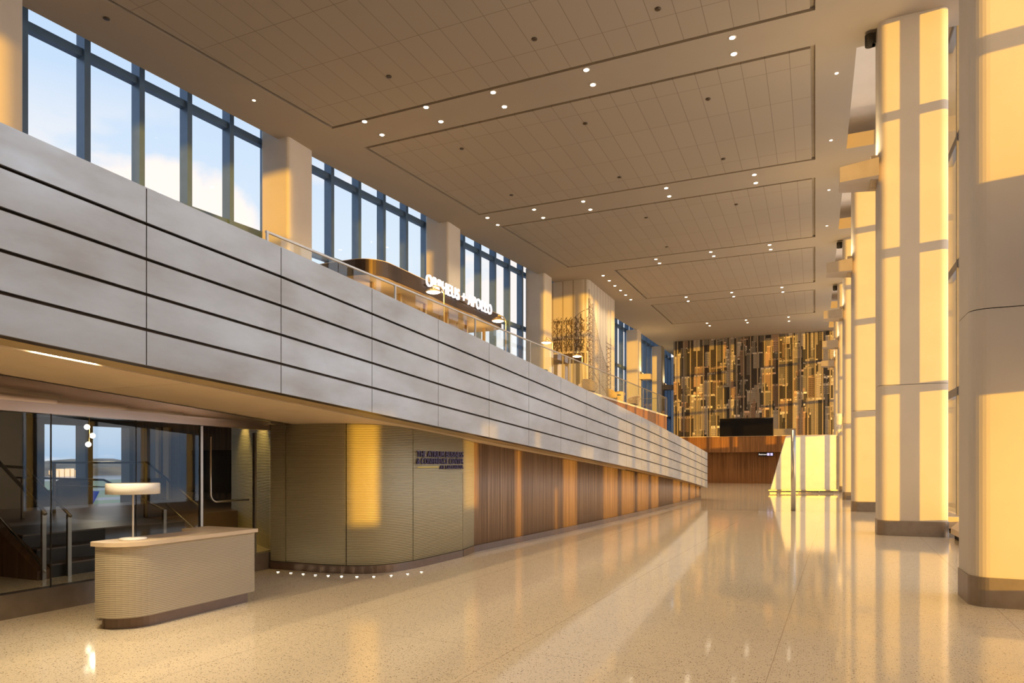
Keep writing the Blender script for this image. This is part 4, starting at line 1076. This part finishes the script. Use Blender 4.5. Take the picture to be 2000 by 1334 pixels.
r0, r1 = PT(1503, 962.6, .0), PT(1636, 962.8, .0); mb.bar((r0[0], r0[1], .03), (r1[0], r1[1], .03), .05, .05)
mb.build('bottom_rail', M_skirt, e)
r1 = PT(1635.5, 960); MB().box(r1[0]-.03, r1[0]+.1, r1[1]-.05, r1[1]+.05, 0, 3.4).build('end_post', M_steel, e)
for x in (1520, 1560, 1600):
    r1 = PT(x, 960, .0); MB().box(r1[0]-.04, r1[0]+.04, r1[1]-.03, r1[1]+.03, 0, .22).build('foot', M_steel, e)
# sign post
px_, py_ = fl(1549.5, 998)
e = thing('sign_post', (px_, py_, 0), 'steel floor post with a top arm carrying a wide black display', 'sign post')
MB().lathe((px_, py_, 0), [(0, 0), (.085, 0), (.085, 3.02), (0, 3.02)], 28).build('post', M_steel, e)
MB().box(px_-.85, px_+.1, py_-.06, py_+.06, 2.84, 3.08).build('arm', mat('arm_metal', (0.45, 0.38, 0.28), .4, .6), e)
a_ = onY(1407, 852, py_); b_ = onY(1510, 816, py_)
dh_ = MB().box(a_[0]-.02, b_[0]+.02, py_-.10, py_+.12, a_[2]-.02, b_[2]+.02).build('display_housing', M_bronze, e)
MB().box(a_[0], b_[0], py_-.12, py_+.10, a_[2], b_[2]).build('display', M_black, dh_, bevel=.01)
# restroom sign
a_ = onY(1481, 891, MY-.3); b_ = onY(1511, 883, MY-.3)
e = thing('restroom_sign', (a_[0], MY-.3, a_[2]), 'small dark hanging sign reading Restrooms with blue pictograms below the wood band', 'sign')
MB().box(a_[0], b_[0], MY-.34, MY-.28, 2.36, 2.70).build('panel', M_black, e)
text('Restrooms', 'letter', em('sign_white', (1, 1, 1), .8), 1, (a_[0]+.05, MY-.345, 2.46), (math.pi/2, 0, 0), width=.75, height=.14, extrude=.003, parent=e)
for k in range(2):
    cx = b_[0]-.42+.26*k
    mb = MB(); mb.box(cx-.1, cx+.1, MY-.35, MY-.34, 2.42, 2.64); mb.build('pictogram_tile', em('sign_blue', (.25, .3, 1), .8), e)
    mb = MB(); mb.box(cx-.02, cx+.02, MY-.356, MY-.35, 2.45, 2.56); mb.box(cx-.018, cx+.018, MY-.356, MY-.35, 2.575, 2.61); mb.build('pictogram', em('sign_white', (1, 1, 1), .8), e)
# payphone / wall fixture on the fourth right column
X, Y, Z = 1.24-.02, 37.6, 0
e = thing('wall_loudspeaker', (1.15, 37.4, 3.2), 'grey half-round speaker housing on a bracket halfway up the fourth right column', 'speaker')
z0 = zat(1.1, 37.3, 846); z1_ = zat(1.1, 37.3, 808)
mb = MB(); mb.lathe((1.05, 37.3, z0), [(.02, 0), (.12, .15), (.17, .5), (.19, z1_-z0-.15), (.19, z1_-z0), (0, z1_-z0)], 24); mb.build('housing', M_lampwhite, e)
MB().box(.84, 1.26, 37.2, 37.42, z1_-.15, z1_).build('cap', M_steel, e)
# the atrium sign
pA = Vector((*fl(810, 1110),)); 
def wallpt(x):      # point on the curved wall seen at picture column x
    best = min(range(len(cs)), key=lambda i: abs(csx[i]-x)); i = min(max(best, 1), len(cs)-2)
    j = i+1 if csx[i] < x else i-1; t = (x-csx[i])/(csx[j]-csx[i]); return Vector(cs[i])+(Vector(cs[j])-Vector(cs[i]))*t
p0, p1 = wallpt(811), wallpt(901.5)
dirv = (p1-p0).normalized(); ang = math.atan2(dirv.y, dirv.x); nrm = Vector((dirv.y, -dirv.x)); W_ = (p1-p0).length
pm = wallpt(856); off = max(.0, (pm-p0).dot(nrm))+.02
e = thing('conference_center_sign', (p0.x, p0.y, 1.6), 'raised dark lettering THE ATRIUM BUSINESS & CONFERENCE CENTER AT LAGUARDIA on the curved ribbed wall', 'sign')
def zl(y): d = dep(*p0); return H+(HZ-y)/F*d
def put(s, t0, t1, z, h, m=M_purple, nm='letter', offs=.008):
    q = p0+dirv*W_*t0+nrm*off
    text(s, nm, m, 1, (q.x, q.y, z), (math.pi/2, 0, ang), width=W_*(t1-t0), height=h, extrude=.012, parent=e, offset=offs)
put('THE ATRIUM BUSINESS', 0, 1, zl(892.5), .108); put('& CONFERENCE CENTER', 0, 1, zl(906.5), .105)
put('AT LAGUARDIA', .47, 1, zl(917), .07, offs=.0)
q0 = p0+nrm*off+dirv*W_*.02; q1 = p0+nrm*off+dirv*W_*.44
MB().bar((q0.x, q0.y, zl(912.5)), (q1.x, q1.y, zl(912.5)), .012, .014).build('yellow_rule', M_yellow, e)

# ================================================================== OUTSIDE
GZ = -9.4
mg = mat('apron_and_grass', (0.2, 0.22, 0.2), .8)
def _g():
    nt, b, N, L = nodes(mg); geo = N('ShaderNodeNewGeometry'); sp = N('ShaderNodeSeparateXYZ'); L(geo.outputs['Position'], sp.inputs[0])
    n = N('ShaderNodeTexNoise'); n.inputs['Scale'].default_value = .02; L(geo.outputs['Position'], n.inputs['Vector'])
    ad = N('ShaderNodeMath'); ad.operation = 'MULTIPLY_ADD'; ad.inputs[1].default_value = -1; L(sp.outputs[0], ad.inputs[0])
    m2 = N('ShaderNodeMath'); m2.operation = 'MULTIPLY'; m2.inputs[1].default_value = 25; L(n.outputs[0], m2.inputs[0]); L(m2.outputs[0], ad.inputs[2])
    mr = N('ShaderNodeMapRange'); mr.inputs[1].default_value = 0; mr.inputs[2].default_value = 450; L(ad.outputs[0], mr.inputs[0])
    cr = N('ShaderNodeValToRGB'); cr.color_ramp.interpolation = 'CONSTANT'; E = cr.color_ramp.elements
    E[0].position = 0; E[0].color = (.20, .21, .23, 1); E[1].position = .38; E[1].color = (.13, .19, .10, 1)
    for p, c_ in ((.45, (.24, .25, .26, 1)), (.50, (.15, .21, .11, 1)), (.62, (.26, .27, .28, 1)), (.66, (.16, .22, .12, 1)), (.8, (.15, .20, .12, 1))):
        q = E.new(p); q.color = c_
    L(mr.outputs[0], cr.inputs[0]); L(cr.outputs[0], b.inputs['Base Color'])
_g()
MB().box(-430, -22, -300, 900, GZ-.2, GZ).build('airfield_ground', mg, kind='structure')
MB().box(-900, -430, -600, 1200, GZ-.6, GZ-.4).build('bay_water', mat('bay_water', (.16, .24, .32), .15), kind='structure')
# far shore
sh_ = MB(); nn = 120; vs = []; fs = []
for i in range(nn+1):
    y = -500+1800*i/nn; h1 = 5+3.5*math.sin(i*.31)+4*rng.random()
    vs += [(-600, y, GZ-.5), (-615, y, GZ+2+.5*h1), (-680, y, GZ+4+h1), (-760, y, GZ+3)]
for i in range(nn): fs += [(i*4+k, i*4+4+k, i*4+5+k, i*4+1+k) for k in range(3)]
sh_.add(vs, fs); tag(sh_.build('far_shore', mat('shore_trees', (.09, .085, .06), .9, noise=(.05, .6))), 'low wooded far shore across the water', 'shore', kind='structure')
for i, (y, w, h_) in enumerate(((377, 3.5, 4.6), (381.5, 3.5, 6), (386, 4, 5.6), (391, 3, 6.2), (395.5, 3, 5), (447, 5, 4), (468, 6, 3.6))):
    tag(MB().box(-606, -598, y, y+w, GZ-.5, GZ+h_).build('shore_building', mat('pale_building', (.62, .6, .55), .7)), 'pale block of flats on the far shore, '+['first', 'second', 'third', 'fourth', 'fifth', 'sixth', 'seventh'][i]+' from the left', 'building', 'pale blocks on the far shore')
# parked aircraft, tail towards the window
X0, Y0 = -86, 57.5
e = thing('aircraft', (X0, Y0, GZ), 'white airliner with a blue tail fin parked outside the lounge window', 'aircraft')
MB().tube([(X0-28, Y0-6, GZ+3.0), (X0-20, Y0-4.3, GZ+3.0), (X0-6, Y0-1.3, GZ+3.0), (X0-1, Y0-.2, GZ+3.3), (X0+2, Y0+.5, GZ+3.7)], [.6, 1.5, 1.5, 1.0, .25], 20).build('fuselage', M_white, e)
fv = [(X0-4, Y0-.8, GZ+4.2), (X0+.6, Y0+.2, GZ+4.2), (X0+2.6, Y0+.6, GZ+7.6), (X0+.8, Y0+.25, GZ+7.6)]
mb = MB(); mb.add([(a, b-.12, c_) for a, b, c_ in fv]+[(a, b+.12, c_) for a, b, c_ in fv], [(0, 1, 2, 3), (7, 6, 5, 4), (0, 4, 5, 1), (1, 5, 6, 2), (2, 6, 7, 3), (3, 7, 4, 0)])
mb.build('tail_fin', mat('tail_blue', (.03, .08, .40), .4), e)
for s_ in (-1, 1):
    mb = MB(); mb.hexa([(X0-1, Y0), (X0+1.2, Y0+.3), (X0+2.2, Y0+s_*4), (X0+1.4, Y0+s_*4)], GZ+3.6, GZ+3.75); mb.build('tailplane', M_white, e)
    mb = MB(); mb.hexa([(X0-16, Y0-3.4), (X0-11, Y0-2.3), (X0-8, Y0+s_*11-2), (X0-10, Y0+s_*11-2)], GZ+2.3, GZ+2.5); mb.build('wing', M_white, e)
for (a, b) in ((-22, -4.5), (-10, -3.6), (-10, -.8)):
    MB().tube([(X0+a, Y0+b, GZ), (X0+a, Y0+b, GZ+2)], .3, 10).build('landing_gear', M_dark, e)
